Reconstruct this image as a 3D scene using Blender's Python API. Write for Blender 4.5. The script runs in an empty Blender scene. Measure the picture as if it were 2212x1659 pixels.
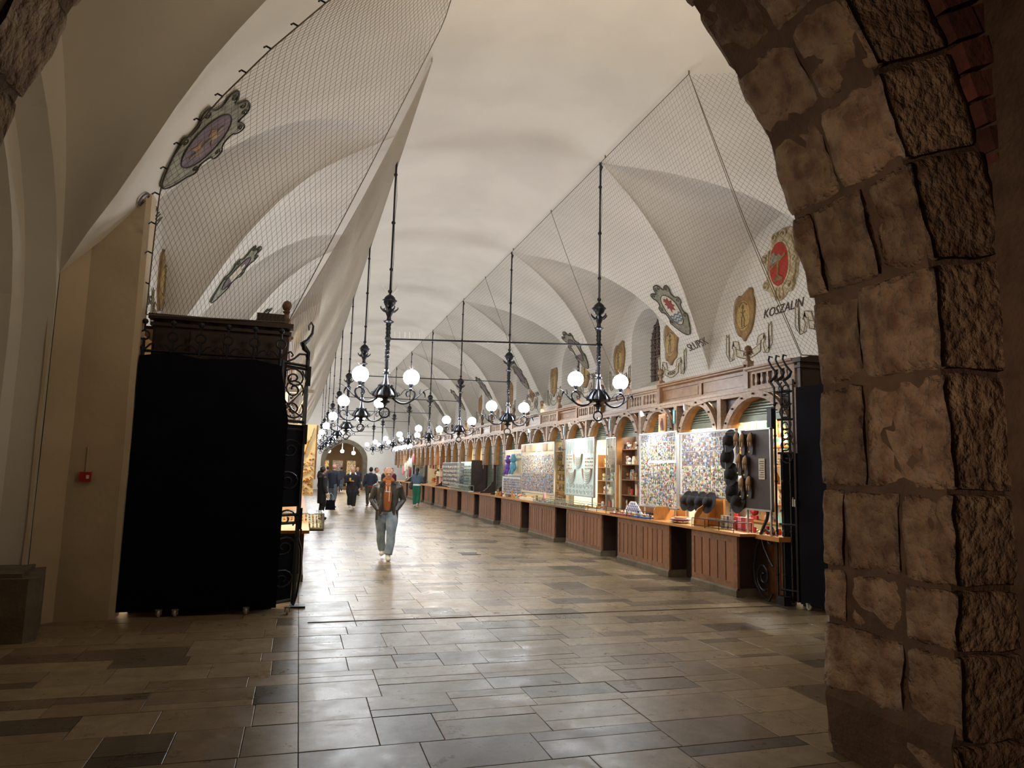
import bpy, bmesh, math, random
from mathutils import Vector, Matrix, noise
from math import sin, cos, pi, sqrt, atan2
random.seed(7)
sc = bpy.context.scene
C = sc.collection

# ------------------------------------------------------------------ camera
YAW, PIT, ROL, FPX = 0.290672, 0.123551, 0.025652, 1511.8
cy_, sy_, cp_, sp_ = cos(YAW), sin(YAW), cos(PIT), sin(PIT)
F_ = Vector((sy_*cp_, cy_*cp_, sp_)); R_ = Vector((cy_, -sy_, 0)); U_ = R_.cross(F_)
r_ = R_*cos(ROL)+U_*sin(ROL); u_ = U_*cos(ROL)-R_*sin(ROL)
cam = bpy.data.cameras.new('camera'); camo = bpy.data.objects.new('camera', cam); C.objects.link(camo)
cam.sensor_width = 36; cam.lens = FPX*36/2212; cam.clip_end = 200; cam.clip_start = .05
M4 = Matrix(((r_.x, u_.x, -F_.x, 0), (r_.y, u_.y, -F_.y, 0), (r_.z, u_.z, -F_.z, 1.75), (0, 0, 0, 1)))
camo.matrix_world = M4
sc.camera = camo
# ------------------------------------------------------------------ world, exposure, big lights
w = bpy.data.worlds.new('world'); sc.world = w; w.use_nodes = True
bg = w.node_tree.nodes['Background']; bg.inputs[0].default_value = (1, .72, .45, 1); bg.inputs[1].default_value = .006
vs = sc.view_settings; vs.view_transform = 'Standard'; vs.look = 'None'; vs.gamma = 1; vs.use_curve_mapping = False
vs.exposure = 0.75
GLOBE_E = 70.0

def area(name, loc, direction, sx, sy, power, col, spread=pi):
    l = bpy.data.lights.new(name, 'AREA'); l.shape = 'RECTANGLE'; l.size = sx; l.size_y = sy
    l.energy = power; l.color = col; l.spread = spread
    o = bpy.data.objects.new(name, l); C.objects.link(o); o.location = loc
    o.rotation_euler = Vector(direction).to_track_quat('-Z', 'Y').to_euler()
    return o
# unseen warm fill lights, added to lift the passage, entrance bay and near vault
area('passage_fill', (-6.5, 5.4, 4.6), (0.9, 0.1, -.45), 1.2, 1.2, 6, (1, .74, .46))  # added so the reveals of the opening glow
area('stone_jamb_fill', (-1.6, 0.2, 1.9), (1.0, .62, .12), .5, .5, 11, (1, .70, .50), 1.25)  # added beside the camera, narrowed to the stone jamb
area('left_wall_fill', (2.4, 4.5, 2.2), (-1, .55, .55), .6, .6, 7, (1, .78, .52), 1.9)  # added to brighten the left pier and wall bands
area('near_vault_fill', (2.6, 4.3, 6.1), (.12, 1, .12), 1.6, 1.0, 62, (1, .84, .64), 2.2)  # extra warm light put on the near vault, no fitting there
area('vestibule_fill', (1.8, 4.6, 6.4), (-1, .75, -.25), 1.2, 1.2, 8, (1, .74, .42))  # added to lift the brown vault cell and the pier

# ------------------------------------------------------------------ materials
def mat(name, col, rough=.6, metal=0, spec=.5, noise_s=None, noise_a=.15, col2=None, bump=0, bump_s=None, coat=0,
        emit=None, emit_s=0, vec='OBJECT', stretch=(1, 1, 1), rnd=0, trans=0, detail=5):
    m = bpy.data.materials.new(name); m.use_nodes = True
    nt = m.node_tree; N = nt.nodes; L = nt.links; b = N['Principled BSDF']
    b.inputs['Roughness'].default_value = rough; b.inputs['Metallic'].default_value = metal
    b.inputs['Specular IOR Level'].default_value = spec; b.inputs['Coat Weight'].default_value = coat
    b.inputs['Coat Roughness'].default_value = .12
    if trans: b.inputs['Transmission Weight'].default_value = trans; b.inputs['IOR'].default_value = 1.1
    b.inputs['Base Color'].default_value = (*col, 1)
    tc = N.new('ShaderNodeTexCoord'); mp = N.new('ShaderNodeMapping'); mp.inputs['Scale'].default_value = stretch
    if vec == 'WORLD':
        g = N.new('ShaderNodeNewGeometry'); L.new(g.outputs['Position'], mp.inputs[0])
    else:
        L.new(tc.outputs['Object'], mp.inputs[0])
    last = None
    if noise_s:
        n = N.new('ShaderNodeTexNoise'); n.inputs['Scale'].default_value = noise_s; n.inputs['Detail'].default_value = detail
        L.new(mp.outputs[0], n.inputs[0])
        mx = N.new('ShaderNodeMix'); mx.data_type = 'RGBA'
        c2 = col2 or tuple(c*(1-noise_a) for c in col)
        mx.inputs[6].default_value = (*col, 1); mx.inputs[7].default_value = (*c2, 1)
        rp = N.new('ShaderNodeMapRange'); rp.inputs[1].default_value = .36; rp.inputs[2].default_value = .64
        L.new(n.outputs[0], rp.inputs[0]); L.new(rp.outputs[0], mx.inputs[0]); last = mx.outputs[2]
    if rnd:
        oi = N.new('ShaderNodeObjectInfo'); hs = N.new('ShaderNodeHueSaturation')
        mr = N.new('ShaderNodeMapRange'); mr.inputs[3].default_value = 1-rnd; mr.inputs[4].default_value = 1+rnd
        L.new(oi.outputs['Random'], mr.inputs[0]); L.new(mr.outputs[0], hs.inputs['Value'])
        if last: L.new(last, hs.inputs['Color'])
        else: hs.inputs['Color'].default_value = (*col, 1)
        last = hs.outputs[0]
    if last: L.new(last, b.inputs['Base Color'])
    if bump:
        n2 = N.new('ShaderNodeTexNoise'); n2.inputs['Scale'].default_value = bump_s or 20; n2.inputs['Detail'].default_value = 6
        L.new(mp.outputs[0], n2.inputs[0])
        bp = N.new('ShaderNodeBump'); bp.inputs['Strength'].default_value = bump; bp.inputs['Distance'].default_value = .03 if name != 'stone' else .09
        L.new(n2.outputs[0], bp.inputs['Height']); L.new(bp.outputs[0], b.inputs['Normal'])
    if emit:
        b.inputs['Emission Color'].default_value = (*emit, 1); b.inputs['Emission Strength'].default_value = emit_s
    return m
M = {}
M['plaster'] = mat('plaster', (.70, .66, .60), .9, noise_s=.7, noise_a=.10, bump=.25, bump_s=1.6, vec='WORLD', spec=.2)
M['plaster_wall'] = mat('plaster_wall', (.68, .65, .60), .9, noise_s=.9, noise_a=.08, bump=.2, bump_s=3, vec='WORLD', spec=.2)
M['plaster_old'] = mat('plaster_old', (.52, .42, .30), .92, noise_s=1.2, noise_a=.15, bump=.3, bump_s=5, vec='WORLD', spec=.15)
M['stone'] = mat('stone', (.30, .22, .145), .95, noise_s=7, col2=(.15, .095, .065), bump=1.0, bump_s=14, vec='WORLD', rnd=.25, spec=.1, detail=8)
M['mortar'] = mat('mortar', (.125, .085, .06), .95, noise_s=6, noise_a=.3, bump=.5, bump_s=30, vec='WORLD', spec=.1)
M['brick'] = mat('brick', (.12, .04, .03), .9, noise_s=8, noise_a=.4, bump=.5, vec='WORLD', rnd=.4)
M['plinth'] = mat('plinth_stone', (.16, .13, .09), .85, noise_s=4, noise_a=.3, bump=.4, vec='WORLD')
M['wood'] = mat('oak_wood', (.245, .115, .052), .45, noise_s=9, col2=(.16, .068, .03), stretch=(6, 1, 1), bump=.08, rnd=.12, vec='WORLD')
M['wood_up'] = mat('cornice_oak', (.18, .090, .036), .5, noise_s=9, col2=(.115, .052, .02), stretch=(6, 1, 1), bump=.08, vec='WORLD')
M['wood_v'] = mat('oak_boards', (.30, .130, .055), .42, noise_s=9, col2=(.20, .08, .033), stretch=(8, 8, .8), bump=.08, rnd=.14, vec='WORLD')
M['wood_grey'] = mat('weathered_oak', (.34, .24, .175), .6, noise_s=9, col2=(.23, .15, .10), stretch=(3, 2, 3), bump=.1, vec='WORLD')
M['wood_dark'] = mat('dark_wood', (.035, .018, .014), .55, noise_s=5, noise_a=.3, vec='WORLD')
M['wood_honey'] = mat('honey_wood', (.50, .24, .07), .4, noise_s=10, col2=(.38, .16, .04), stretch=(8, 8, .9), vec='WORLD')
M['soffit'] = mat('soffit_wood', (.36, .165, .045), .4, noise_s=6, noise_a=.3, vec='WORLD')
M['iron'] = mat('black_iron', (.022, .024, .032), .38, .5, noise_s=30, noise_a=.4, bump=.1)
M['iron_dull'] = mat('iron_dull', (.010, .011, .018), .6, .2, noise_s=9, noise_a=.4)
M['sheet'] = mat('navy_sheet', (.0048, .0050, .0105), .8, .0, noise_s=2.5, noise_a=.4, spec=.1)
M['globe'] = mat('globe_glass', (.9, .93, 1), .3, emit=(.93, .97, 1.0), emit_s=GLOBE_E)
M['steel'] = mat('steel', (.45, .45, .45), .35, .8)
M['shutter'] = mat('shutter_metal', (.15, .17, .13), .45, .3, noise_s=3, noise_a=.15, vec='WORLD')
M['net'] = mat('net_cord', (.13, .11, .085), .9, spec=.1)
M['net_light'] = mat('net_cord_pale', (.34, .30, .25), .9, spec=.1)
M['white'] = mat('white_paint', (.80, .80, .78), .5)
M['cream'] = mat('cream_board', (.80, .70, .48), .6, noise_s=3, noise_a=.1)
M['mint'] = mat('pale_mint_board', (.62, .74, .70), .5)
M['red'] = mat('red_paint', (.45, .02, .02), .5, noise_s=8, noise_a=.2)
M['glassd'] = mat('window_glass', (.030, .024, .022), .15, spec=.6)
M['rubber'] = mat('black_rubber', (.01, .01, .01), .7)
M['wheel'] = mat('pale_wheel', (.5, .46, .38), .5)
M['text'] = mat('dark_lettering', (.055, .03, .022), .8)
M['scroll'] = mat('painted_scroll', (.55, .50, .40), .85)
M['line'] = mat('ochre_line', (.17, .13, .07), .85)
M['gold'] = mat('ochre_relief', (.33, .19, .07), .75, noise_s=6, col2=(.20, .10, .035), bump=.3)
M['cream_relief'] = mat('cream_relief', (.55, .47, .31), .7, noise_s=8, col2=(.34, .26, .14), bump=.3)
M['greygreen'] = mat('grey_green_relief', (.27, .26, .19), .8, noise_s=9, col2=(.15, .145, .10))
M['purple'] = mat('dull_purple', (.15, .10, .12), .8, noise_s=6, noise_a=.3)
M['blue'] = mat('slate_blue', (.09, .14, .19), .8)
M['crimson'] = mat('crimson', (.25, .03, .03), .8, noise_s=8, noise_a=.3)
M['pink'] = mat('pink', (.8, .25, .28), .6)
M['amber'] = mat('amber', (.65, .28, .03), .25, spec=.7)
M['silver'] = mat('silver', (.35, .34, .32), .3, .7)
M['teal'] = mat('teal_sign', (.10, .33, .33), .5)
M['glass'] = mat('clear_glass', (.85, .93, .9), .03, trans=.95, spec=.5)
def flat(name, col, rough=.7): return mat(name, col, rough)

def picture_mat(name, cols, scale=3, white_border=False, rough=.45):
    """souvenir print: voronoi cells of a few colours, different on every object"""
    m = bpy.data.materials.new(name); m.use_nodes = True; nt = m.node_tree; N = nt.nodes; L = nt.links; b = N['Principled BSDF']
    b.inputs['Roughness'].default_value = rough
    tc = N.new('ShaderNodeTexCoord'); oi = N.new('ShaderNodeObjectInfo'); add = N.new('ShaderNodeVectorMath'); add.operation = 'ADD'
    mul = N.new('ShaderNodeVectorMath'); mul.operation = 'SCALE'; mul.inputs[3].default_value = 40
    cmb = N.new('ShaderNodeCombineXYZ'); L.new(oi.outputs['Random'], cmb.inputs[0]); L.new(oi.outputs['Random'], cmb.inputs[2])
    L.new(cmb.outputs[0], mul.inputs[0]); g = N.new('ShaderNodeNewGeometry')
    L.new(g.outputs['Position'], add.inputs[0]); L.new(mul.outputs[0], add.inputs[1])
    v = N.new('ShaderNodeTexVoronoi'); v.inputs['Scale'].default_value = scale; L.new(add.outputs[0], v.inputs[0])
    sp = N.new('ShaderNodeSeparateColor'); L.new(v.outputs['Color'], sp.inputs[0])
    cr = N.new('ShaderNodeValToRGB'); cr.color_ramp.interpolation = 'CONSTANT'
    el = cr.color_ramp.elements
    while len(el) < len(cols): el.new(.5)
    for i, c in enumerate(cols): el[i].position = i/len(cols); el[i].color = (*c, 1)
    L.new(sp.outputs[0], cr.inputs[0]); L.new(cr.outputs[0], b.inputs['Base Color'])
    return m
SOUV = [(.55, .5, .42), (.05, .05, .06), (.75, .72, .66), (.12, .22, .5), (.5, .06, .05), (.72, .70, .64), (.25, .17, .08), (.8, .6, .15), (.1, .25, .1), (.62, .58, .5), (.03, .03, .035), (.8, .78, .74)]
M['souv'] = picture_mat('souvenir_print', SOUV, 32)
M['photo'] = picture_mat('photo_print', [(.05, .07, .16), (.14, .22, .45), (.28, .2, .12), (.08, .07, .07), (.55, .45, .3), (.35, .5, .7), (.12, .09, .07), (.4, .16, .1)], 30)
M['canvas'] = picture_mat('bright_canvas', [(.9, .6, .12), (.85, .8, .7), (.12, .45, .2), (.8, .12, .06), (.3, .7, .7), (.9, .45, .15), (.95, .9, .8), (.45, .25, .15)], 9)
M['jewel'] = picture_mat('amber_pieces', [(.6, .26, .03), (.35, .12, .02), (.75, .5, .15), (.2, .1, .04), (.8, .65, .4)], 22)

def floor_mat():
    m = bpy.data.materials.new('limestone_paving'); m.use_nodes = True; nt = m.node_tree; N = nt.nodes; L = nt.links; b = N['Principled BSDF']
    g = N.new('ShaderNodeNewGeometry'); oi = N.new('ShaderNodeObjectInfo')
    at = N.new('ShaderNodeAttribute'); at.attribute_name = 'tone'
    ad = N.new('ShaderNodeMath'); ad.operation = 'ADD'; L.new(oi.outputs['Random'], ad.inputs[0]); L.new(at.outputs['Fac'], ad.inputs[1])
    fr = N.new('ShaderNodeMath'); fr.operation = 'FRACT'; L.new(ad.outputs[0], fr.inputs[0])
    cr = N.new('ShaderNodeValToRGB'); el = cr.color_ramp.elements
    el[0].position = 0; el[0].color = (.17, .125, .074, 1); el[1].position = 1; el[1].color = (.31, .235, .142, 1)
    e = el.new(.16); e.color = (.085, .066, .044, 1); e = el.new(.3); e.color = (.225, .165, .10, 1); e = el.new(.6); e.color = (.265, .20, .122, 1)
    L.new(fr.outputs[0], cr.inputs[0])
    n = N.new('ShaderNodeTexNoise'); n.inputs['Scale'].default_value = 7; n.inputs['Detail'].default_value = 8; n.inputs['Roughness'].default_value = .75
    L.new(g.outputs['Position'], n.inputs[0])
    sub = N.new('ShaderNodeMapRange'); sub.inputs[1].default_value = .35; sub.inputs[2].default_value = .68; sub.inputs[3].default_value = .72; sub.inputs[4].default_value = 1.15
    L.new(n.outputs[0], sub.inputs[0])
    mx = N.new('ShaderNodeMix'); mx.data_type = 'RGBA'; mx.blend_type = 'MULTIPLY'; mx.inputs[0].default_value = 1
    L.new(cr.outputs[0], mx.inputs[6]); L.new(sub.outputs[0], mx.inputs[7]); L.new(mx.outputs[2], b.inputs['Base Color'])
    ro = N.new('ShaderNodeMapRange'); ro.inputs[1].default_value = .4; ro.inputs[2].default_value = .66; ro.inputs[3].default_value = .27; ro.inputs[4].default_value = .46
    n3 = N.new('ShaderNodeTexNoise'); n3.inputs['Scale'].default_value = 3; n3.inputs['Detail'].default_value = 9; n3.inputs['Roughness'].default_value = .8
    L.new(g.outputs['Position'], n3.inputs[0]); L.new(n3.outputs[0], ro.inputs[0]); L.new(ro.outputs[0], b.inputs['Roughness'])
    n2 = N.new('ShaderNodeTexNoise'); n2.inputs['Scale'].default_value = 2.2; n2.inputs['Detail'].default_value = 3; L.new(g.outputs['Position'], n2.inputs[0])
    bp = N.new('ShaderNodeBump'); bp.inputs['Strength'].default_value = .025; bp.inputs['Distance'].default_value = .02
    L.new(n2.outputs[0], bp.inputs['Height']); L.new(bp.outputs[0], b.inputs['Normal'])
    b.inputs['Specular IOR Level'].default_value = .24
    return m
M['floor'] = floor_mat()

# ------------------------------------------------------------------ helpers
def tag(o, label=None, cat=None, group=None, kind=None):
    if label: o['label'] = label
    if cat: o['category'] = cat
    if group: o['group'] = group
    if kind: o['kind'] = kind
    return o
def empty(name, loc=(0, 0, 0), rz=0, label=None, cat=None, group=None):
    o = bpy.data.objects.new(name, None); C.objects.link(o); o.location = loc; o.rotation_euler = (0, 0, rz); o.empty_display_size = .1
    return tag(o, label, cat, group)
def sub(o, parent):
    o.parent = parent; return o

class MB:
    def __init__(s): s.v = []; s.f = []
    def add(s, vs, fs, mtx=None):
        k = len(s.v)
        for p in vs:
            s.v.append(tuple(mtx @ Vector(p)) if mtx else tuple(p))
        for f in fs: s.f.append(tuple(i+k for i in f))
        return s
    def box(s, x0, x1, y0, y1, z0, z1, mtx=None):
        v = [(x, y, z) for x in (x0, x1) for y in (y0, y1) for z in (z0, z1)]
        return s.add(v, [(0, 1, 3, 2), (4, 6, 7, 5), (0, 4, 5, 1), (2, 3, 7, 6), (0, 2, 6, 4), (1, 5, 7, 3)], mtx)
    def hexa(s, p):  # 8 points: bottom 4 ccw, top 4 ccw
        return s.add(p, [(3, 2, 1, 0), (4, 5, 6, 7), (0, 1, 5, 4), (1, 2, 6, 5), (2, 3, 7, 6), (3, 0, 4, 7)])
    def prism(s, outline, a0, a1, axis='Y', mtx=None):  # outline 2D ccw, extruded along axis
        n = len(outline)
        def P(p, a):
            return {'Y': (p[0], a, p[1]), 'X': (a, p[0], p[1]), 'Z': (p[0], p[1], a)}[axis]
        v = [P(p, a0) for p in outline]+[P(p, a1) for p in outline]
        return s.add(v, [tuple(range(n)), tuple(range(2*n-1, n-1, -1))]+[(i, (i+1) % n, (i+1) % n+n, i+n) for i in range(n)], mtx)
    def strip(s, A, B):  # ruled surface between two point lists
        n = len(A); return s.add(list(A)+list(B), [(i, i+1, i+1+n, i+n) for i in range(n-1)])
    def tube(s, pts, r, k=6, closed=False, r2=None, taper=None):
        pts = [Vector(p) for p in pts]; n = len(pts); v = []; pn = None
        for i, p in enumerate(pts):
            a = pts[(i-1) % n] if (closed or i) else p; b = pts[(i+1) % n] if (closed or i < n-1) else p
            t = (b-a).normalized() if (b-a).length > 1e-9 else Vector((0, 0, 1))
            if pn is None:
                h = Vector((0, 1, 0)) if abs(t.y) < .9 else Vector((1, 0, 0))
                nn = (h-t*h.dot(t)).normalized()
            else:
                nn = (pn-t*pn.dot(t)).normalized()
            pn = nn; bb = t.cross(nn)
            rr = r if taper is None else r*taper[i]
            for j in range(k):
                th = 2*pi*j/k; v.append(p+nn*cos(th)*rr+bb*sin(th)*(rr if r2 is None else r2))
        f = []
        m = n if closed else n-1
        for i in range(m):
            for j in range(k):
                a = i*k+j; b = i*k+(j+1) % k; i2 = ((i+1) % n)*k
                f.append((a, b, i2+(j+1) % k, i2+j))
        if not closed: f += [tuple(range(k-1, -1, -1)), tuple(range((n-1)*k, n*k))]
        return s.add(v, f)
    def lathe(s, prof, k=12, cx=0, cy=0, mtx=None):  # prof: (r,z)
        v = []; n = len(prof)
        for r, z in prof:
            for j in range(k): v.append((cx+r*cos(2*pi*j/k), cy+r*sin(2*pi*j/k), z))
        f = [(i*k+j, i*k+(j+1) % k, (i+1)*k+(j+1) % k, (i+1)*k+j) for i in range(n-1) for j in range(k)]
        f += [tuple(range(k-1, -1, -1)), tuple(range((n-1)*k, n*k))]
        return s.add(v, f, mtx)
    def sphere(s, c, r, k=12, sc_=(1, 1, 1), mtx=None):
        n = max(4, k//2); pr = [(max(.0005, r*sin(pi*i/n)), -r*cos(pi*i/n)) for i in range(n+1)]
        m2 = Matrix.Translation(c) @ Matrix.Diagonal((*sc_, 1))
        if mtx: m2 = mtx @ m2
        return s.lathe(pr, k, mtx=m2)
    def loft(s, rings):  # rings: (centre, rx, ry, xdir, ydir)
        k = 12; v = []
        for c, rx, ry, xd, yd in rings:
            for j in range(k): v.append(Vector(c)+xd*cos(2*pi*j/k)*rx+yd*sin(2*pi*j/k)*ry)
        n = len(rings); f = [(i*k+j, i*k+(j+1) % k, (i+1)*k+(j+1) % k, (i+1)*k+j) for i in range(n-1) for j in range(k)]
        f += [tuple(range(k-1, -1, -1)), tuple(range((n-1)*k, n*k))]
        return s.add(v, f)
    def build(s, name, m, parent=None, smooth=False, label=None, kind=None, cat=None, group=None, loc=None):
        me = bpy.data.meshes.new(name); me.from_pydata(s.v, [], s.f); me.update()
        if smooth:
            me.polygons.foreach_set('use_smooth', [True]*len(me.polygons))
            if smooth != 'all':
                try: me.set_sharp_from_angle(angle=math.radians(38))
                except Exception: pass
        ms = m if isinstance(m, (list, tuple)) else [m]
        for q in ms: me.materials.append(q)
        o = bpy.data.objects.new(name, me); C.objects.link(o)
        if parent: o.parent = parent
        if loc: o.location = loc
        return tag(o, label, cat, group, kind)
def copy_tree(o, parent=None, loc=None, rz=None, label=None, skip=()):
    c = o.copy(); C.objects.link(c); c.parent = parent
    if loc is not None: c.location = loc
    if rz is not None: c.rotation_euler = (0, 0, rz)
    if label: c['label'] = label
    for ch in list(o.children):
        if ch.name.split('.')[0] in skip: continue
        copy_tree(ch, c)
    return c
def place(o, parent, loc=None, rz=0):
    c = o.copy(); C.objects.link(c); c.parent = parent
    if loc is not None: c.location = loc
    if rz: c.rotation_euler = (0, 0, rz)
    return c
ORD = 'first second third fourth fifth sixth seventh eighth ninth tenth eleventh twelfth thirteenth fourteenth fifteenth sixteenth seventeenth eighteenth nineteenth twentieth'.split()
ORD += ['twenty-'+q for q in ORD[:9]]+['thirtieth']+['thirty-'+q for q in ORD[:9]]
def text(body, size, loc, xdir, up, m, parent=None, name='lettering', ext=.004, label=None, spacing=1, align='CENTER', shear=0):
    cu = bpy.data.curves.new(name, 'FONT'); cu.body = body; cu.size = size; cu.extrude = ext; cu.align_x = align; cu.align_y = 'CENTER'
    cu.space_character = spacing; cu.shear = shear; cu.resolution_u = 3
    tmp = bpy.data.objects.new('tmp', cu); me = bpy.data.meshes.new_from_object(tmp); bpy.data.objects.remove(tmp); bpy.data.curves.remove(cu)
    me.materials.clear(); me.materials.append(m); o = bpy.data.objects.new(name, me); C.objects.link(o)
    x = Vector(xdir).normalized(); u = Vector(up); u = (u-x*u.dot(x)).normalized(); z = x.cross(u)
    o.matrix_world = Matrix(((x.x, u.x, z.x, loc[0]), (x.y, u.y, z.y, loc[1]), (x.z, u.z, z.z, loc[2]), (0, 0, 0, 1)))
    if parent:
        o.parent = parent; o.matrix_parent_inverse = Matrix.Translation(parent.location).inverted()
    return o
def hexgrid(P8, k, amp, seed, freq=3.0):
    """subdivided, noise-roughened hexahedron. P8[ix][iy][iz]"""
    vs = []; fs = []; idx = {}
    off = Vector((seed*7.3, seed*3.1, seed*1.7))
    def pt(a, b, c):
        key = (a, b, c)
        if key in idx: return idx[key]
        u, v, w_ = a/k, b/k, c/k; p = Vector((0, 0, 0))
        for i in (0, 1):
            for j in (0, 1):
                for l in (0, 1):
                    p += Vector(P8[i][j][l])*((u if i else 1-u)*(v if j else 1-v)*(w_ if l else 1-w_))
        ctr = sum((Vector(P8[i][j][l]) for i in (0, 1) for j in (0, 1) for l in (0, 1)), Vector())/8
        d = noise.noise_vector((p+off)*freq)*amp+noise.noise_vector((p+off)*freq*3.3)*amp*.45
        e = sum(1 for t in (a, b, c) if t in (0, k))
        if e >= 2: p += (ctr-p)*(.025 if e == 2 else .05)
        idx[key] = len(vs); vs.append(p+d); return idx[key]
    for a in range(k):
        for b in range(k):
            for q in (0, k):
                for g in (lambda x, y: (q, x, y), lambda x, y: (x, q, y), lambda x, y: (x, y, q)):
                    fs.append((pt(*g(a, b)), pt(*g(a+1, b)), pt(*g(a+1, b+1)), pt(*g(a, b+1))))
    return vs, fs
# ------------------------------------------------------------------ the vaulted hall (structure)
P = 5.8; XC = 3.29; DA = 1.84; DW = 5.96; YE = 55.1; XWR = XC+DW; XWL = XC-DW
PROF = [(0, 7.85), (1, 7.76), (1.84, 7.55), (2.8, 7.25), (3.4, 6.98), (3.9, 6.70), (4.4, 6.32), (4.9, 5.76), (5.3, 5.18), (5.65, 4.72), (5.96, 4.25)]
def zb(d):
    d = abs(d)
    for (a, za), (b, zc) in zip(PROF, PROF[1:]):
        if d <= b: return za+(zc-za)*(d-a)/(b-a)
    return PROF[-1][1]
def zs_(d, s):
    d = abs(d)
    if s > 0 or d < 3.4: return zb(d)
    return zb(d)-.45*min(1, (d-3.4)/1.8)
ceil = MB()
def patch(fn, nu, nv):
    vs_ = []; fs = []
    for i in range(nu+1):
        for j in range(nv+1): vs_.append(fn(i/nu, j/nv))
    for i in range(nu):
        for j in range(nv):
            a = i*(nv+1)+j; fs.append((a, a+1, a+nv+2, a+nv+1))
    ceil.add(vs_, fs)
patch(lambda u, v: (XC-DA+2*DA*u, 2.9+(YE-2.9)*v, zb(DA*(2*u-1))), 12, 36)
def wd(u): return 2.9*u
for n in range(1, 10):
    for s in (1, -1):
        def lun(u, v, n=n, s=s):
            dx = DA+(DW-DA)*u; th = pi*(v-.5); e = zs_(dx, s); cr = 7.55-.40*u
            if n == 1 and s < 0: cr = 7.55-.05*u
            return (XC+s*dx, n*P+wd(u)*sin(th), e+(cr-e)*cos(th))
        patch(lun, 14, 20)
    for s in (1, -1):
        def pen(u, v, n=n, s=s):
            dx = DA+(DW-DA)*u; a = n*P+wd(u); b = min((n+1)*P-wd(u), YE)
            return (XC+s*dx, a+(b-a)*v, zs_(dx, s))
        patch(pen, 14, 6)
for s in (1, -1):
    def pen0(u, v, s=s):
        dx = DA+(DW-DA)*u; a = 2.9; b = P-wd(u)
        return (XC+s*dx, a+(b-a)*v, zs_(dx, s))
    patch(pen0, 14, 4)
ceil.build('ceiling', M['plaster'], smooth='all', kind='structure')

# side walls with deep arched windows
def bay_wall(mb, X, s, c, win, y0=None, y1=None, hw=.87, z0=4.2, zs=5.55, zt=6.45):
    a, b = (c-2.9 if y0 is None else y0), (c+2.9 if y1 is None else y1)
    if not win:
        mb.add([(X, a, 0), (X, b, 0), (X, b, 7.75), (X, a, 7.75)], [(0, 1, 2, 3)]); return
    wc = c+.35
    def top(y): return zs+(zt-zs)*sqrt(max(0, 1-((y-wc)/hw)**2))
    ys = [wc-hw*cos(pi*i/12) for i in range(13)]
    mb.add([(X, a, 0), (X, wc-hw, 0), (X, wc-hw, 7.75), (X, a, 7.75)], [(0, 1, 2, 3)])
    mb.add([(X, wc+hw, 0), (X, b, 0), (X, b, 7.75), (X, wc+hw, 7.75)], [(0, 1, 2, 3)])
    mb.add([(X, wc-hw, 0), (X, wc+hw, 0), (X, wc+hw, z0), (X, wc-hw, z0)], [(0, 1, 2, 3)])
    mb.strip([(X, y, top(y)) for y in ys], [(X, y, 7.75) for y in ys])
    D = s*.55; hw2 = hw-.17
    def top2(y): return zs+(zt-.12-zs)*sqrt(max(0, 1-((y-wc)/hw2)**2))
    y2 = [wc-hw2*cos(pi*i/12) for i in range(13)]
    A = [(X, wc-hw, z0)]+[(X, y, top(y)) for y in ys]+[(X, wc+hw, z0), (X, wc-hw, z0)]
    B = [(X+D, wc-hw2, z0+.25)]+[(X+D, y, top2(y)) for y in y2]+[(X+D, wc+hw2, z0+.25), (X+D, wc-hw2, z0+.25)]
    mb.strip(A, B)
def window_obj(i, X, s, c, hw=.87, z0=4.2, zs=5.55, zt=6.45):
    wc = c+.35; D = s*.55; hw2 = hw-.17
    y2 = [wc-hw2*cos(pi*k/12) for k in range(13)]
    g = MB(); pts = [(wc-hw2, z0+.25)]+[(y, zs+(zt-.12-zs)*sqrt(max(0, 1-((y-wc)/hw2)**2))) for y in y2]+[(wc+hw2, z0+.25)]
    g.prism(pts, X+D, X+D+s*.03, 'X'); g = g.build('window_%d' % i, M['glassd'], kind='structure')
    f = MB()
    for k in range(1, 6):
        y = wc-hw2+2*hw2*k/6; zt_ = zs+(zt-.12-zs)*sqrt(max(0, 1-((y-wc)/hw2)**2)); f.box(X+D-s*.03, X+D, y-.012, y+.012, z0+.25, zt_)
    for k in range(1, 11):
        z = z0+.25+k*.18; f.box(X+D-s*.03, X+D, wc-hw2, wc+hw2, z-.01, z+.01)
    f.build('glazing_bars', M['crimson'] if False else M['brick'], g)
wr = MB(); wl = MB(); wi = 1
for n in range(1, 10):
    bay_wall(wr, XWR, 1, n*P, n >= 3)
    if n >= 2: bay_wall(wl, XWL, -1, n*P, n >= 3)
    if n >= 3:
        window_obj(wi, XWR, 1, n*P); wi += 1
        window_obj(wi, XWL, -1, n*P); wi += 1
# left wall of bay 1: stepped arched opening to the side passage
def opening(mb, X, X2, c, hw, zs, zt, a, b, ztop):
    ys = [c-hw*cos(pi*i/20) for i in range(21)]
    def top(y): return zs+(zt-zs)*sqrt(max(0, 1-((y-c)/hw)**2))
    mb.add([(X, a, 0), (X, c-hw, 0), (X, c-hw, ztop), (X, a, ztop)], [(0, 1, 2, 3)])
    mb.add([(X, c+hw, 0), (X, b, 0), (X, b, ztop), (X, c+hw, ztop)], [(0, 1, 2, 3)])
    mb.strip([(X, y, top(y)) for y in ys], [(X, y, ztop) for y in ys])
    A = [(X, c-hw, 0)]+[(X, y, top(y)) for y in ys]+[(X, c+hw, 0)]
    mb.strip(A, [(X2, p[1], p[2]) for p in A])
opening(wl, XWL, XWL-.3, 5.75, 2.95, 3.0, 6.25, 2.9, 9.0, 7.9)
opening(wl, XWL-.3, XWL-.75, 5.75, 2.62, 3.0, 5.85, 2.5, 9.0, 7.9)
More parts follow.
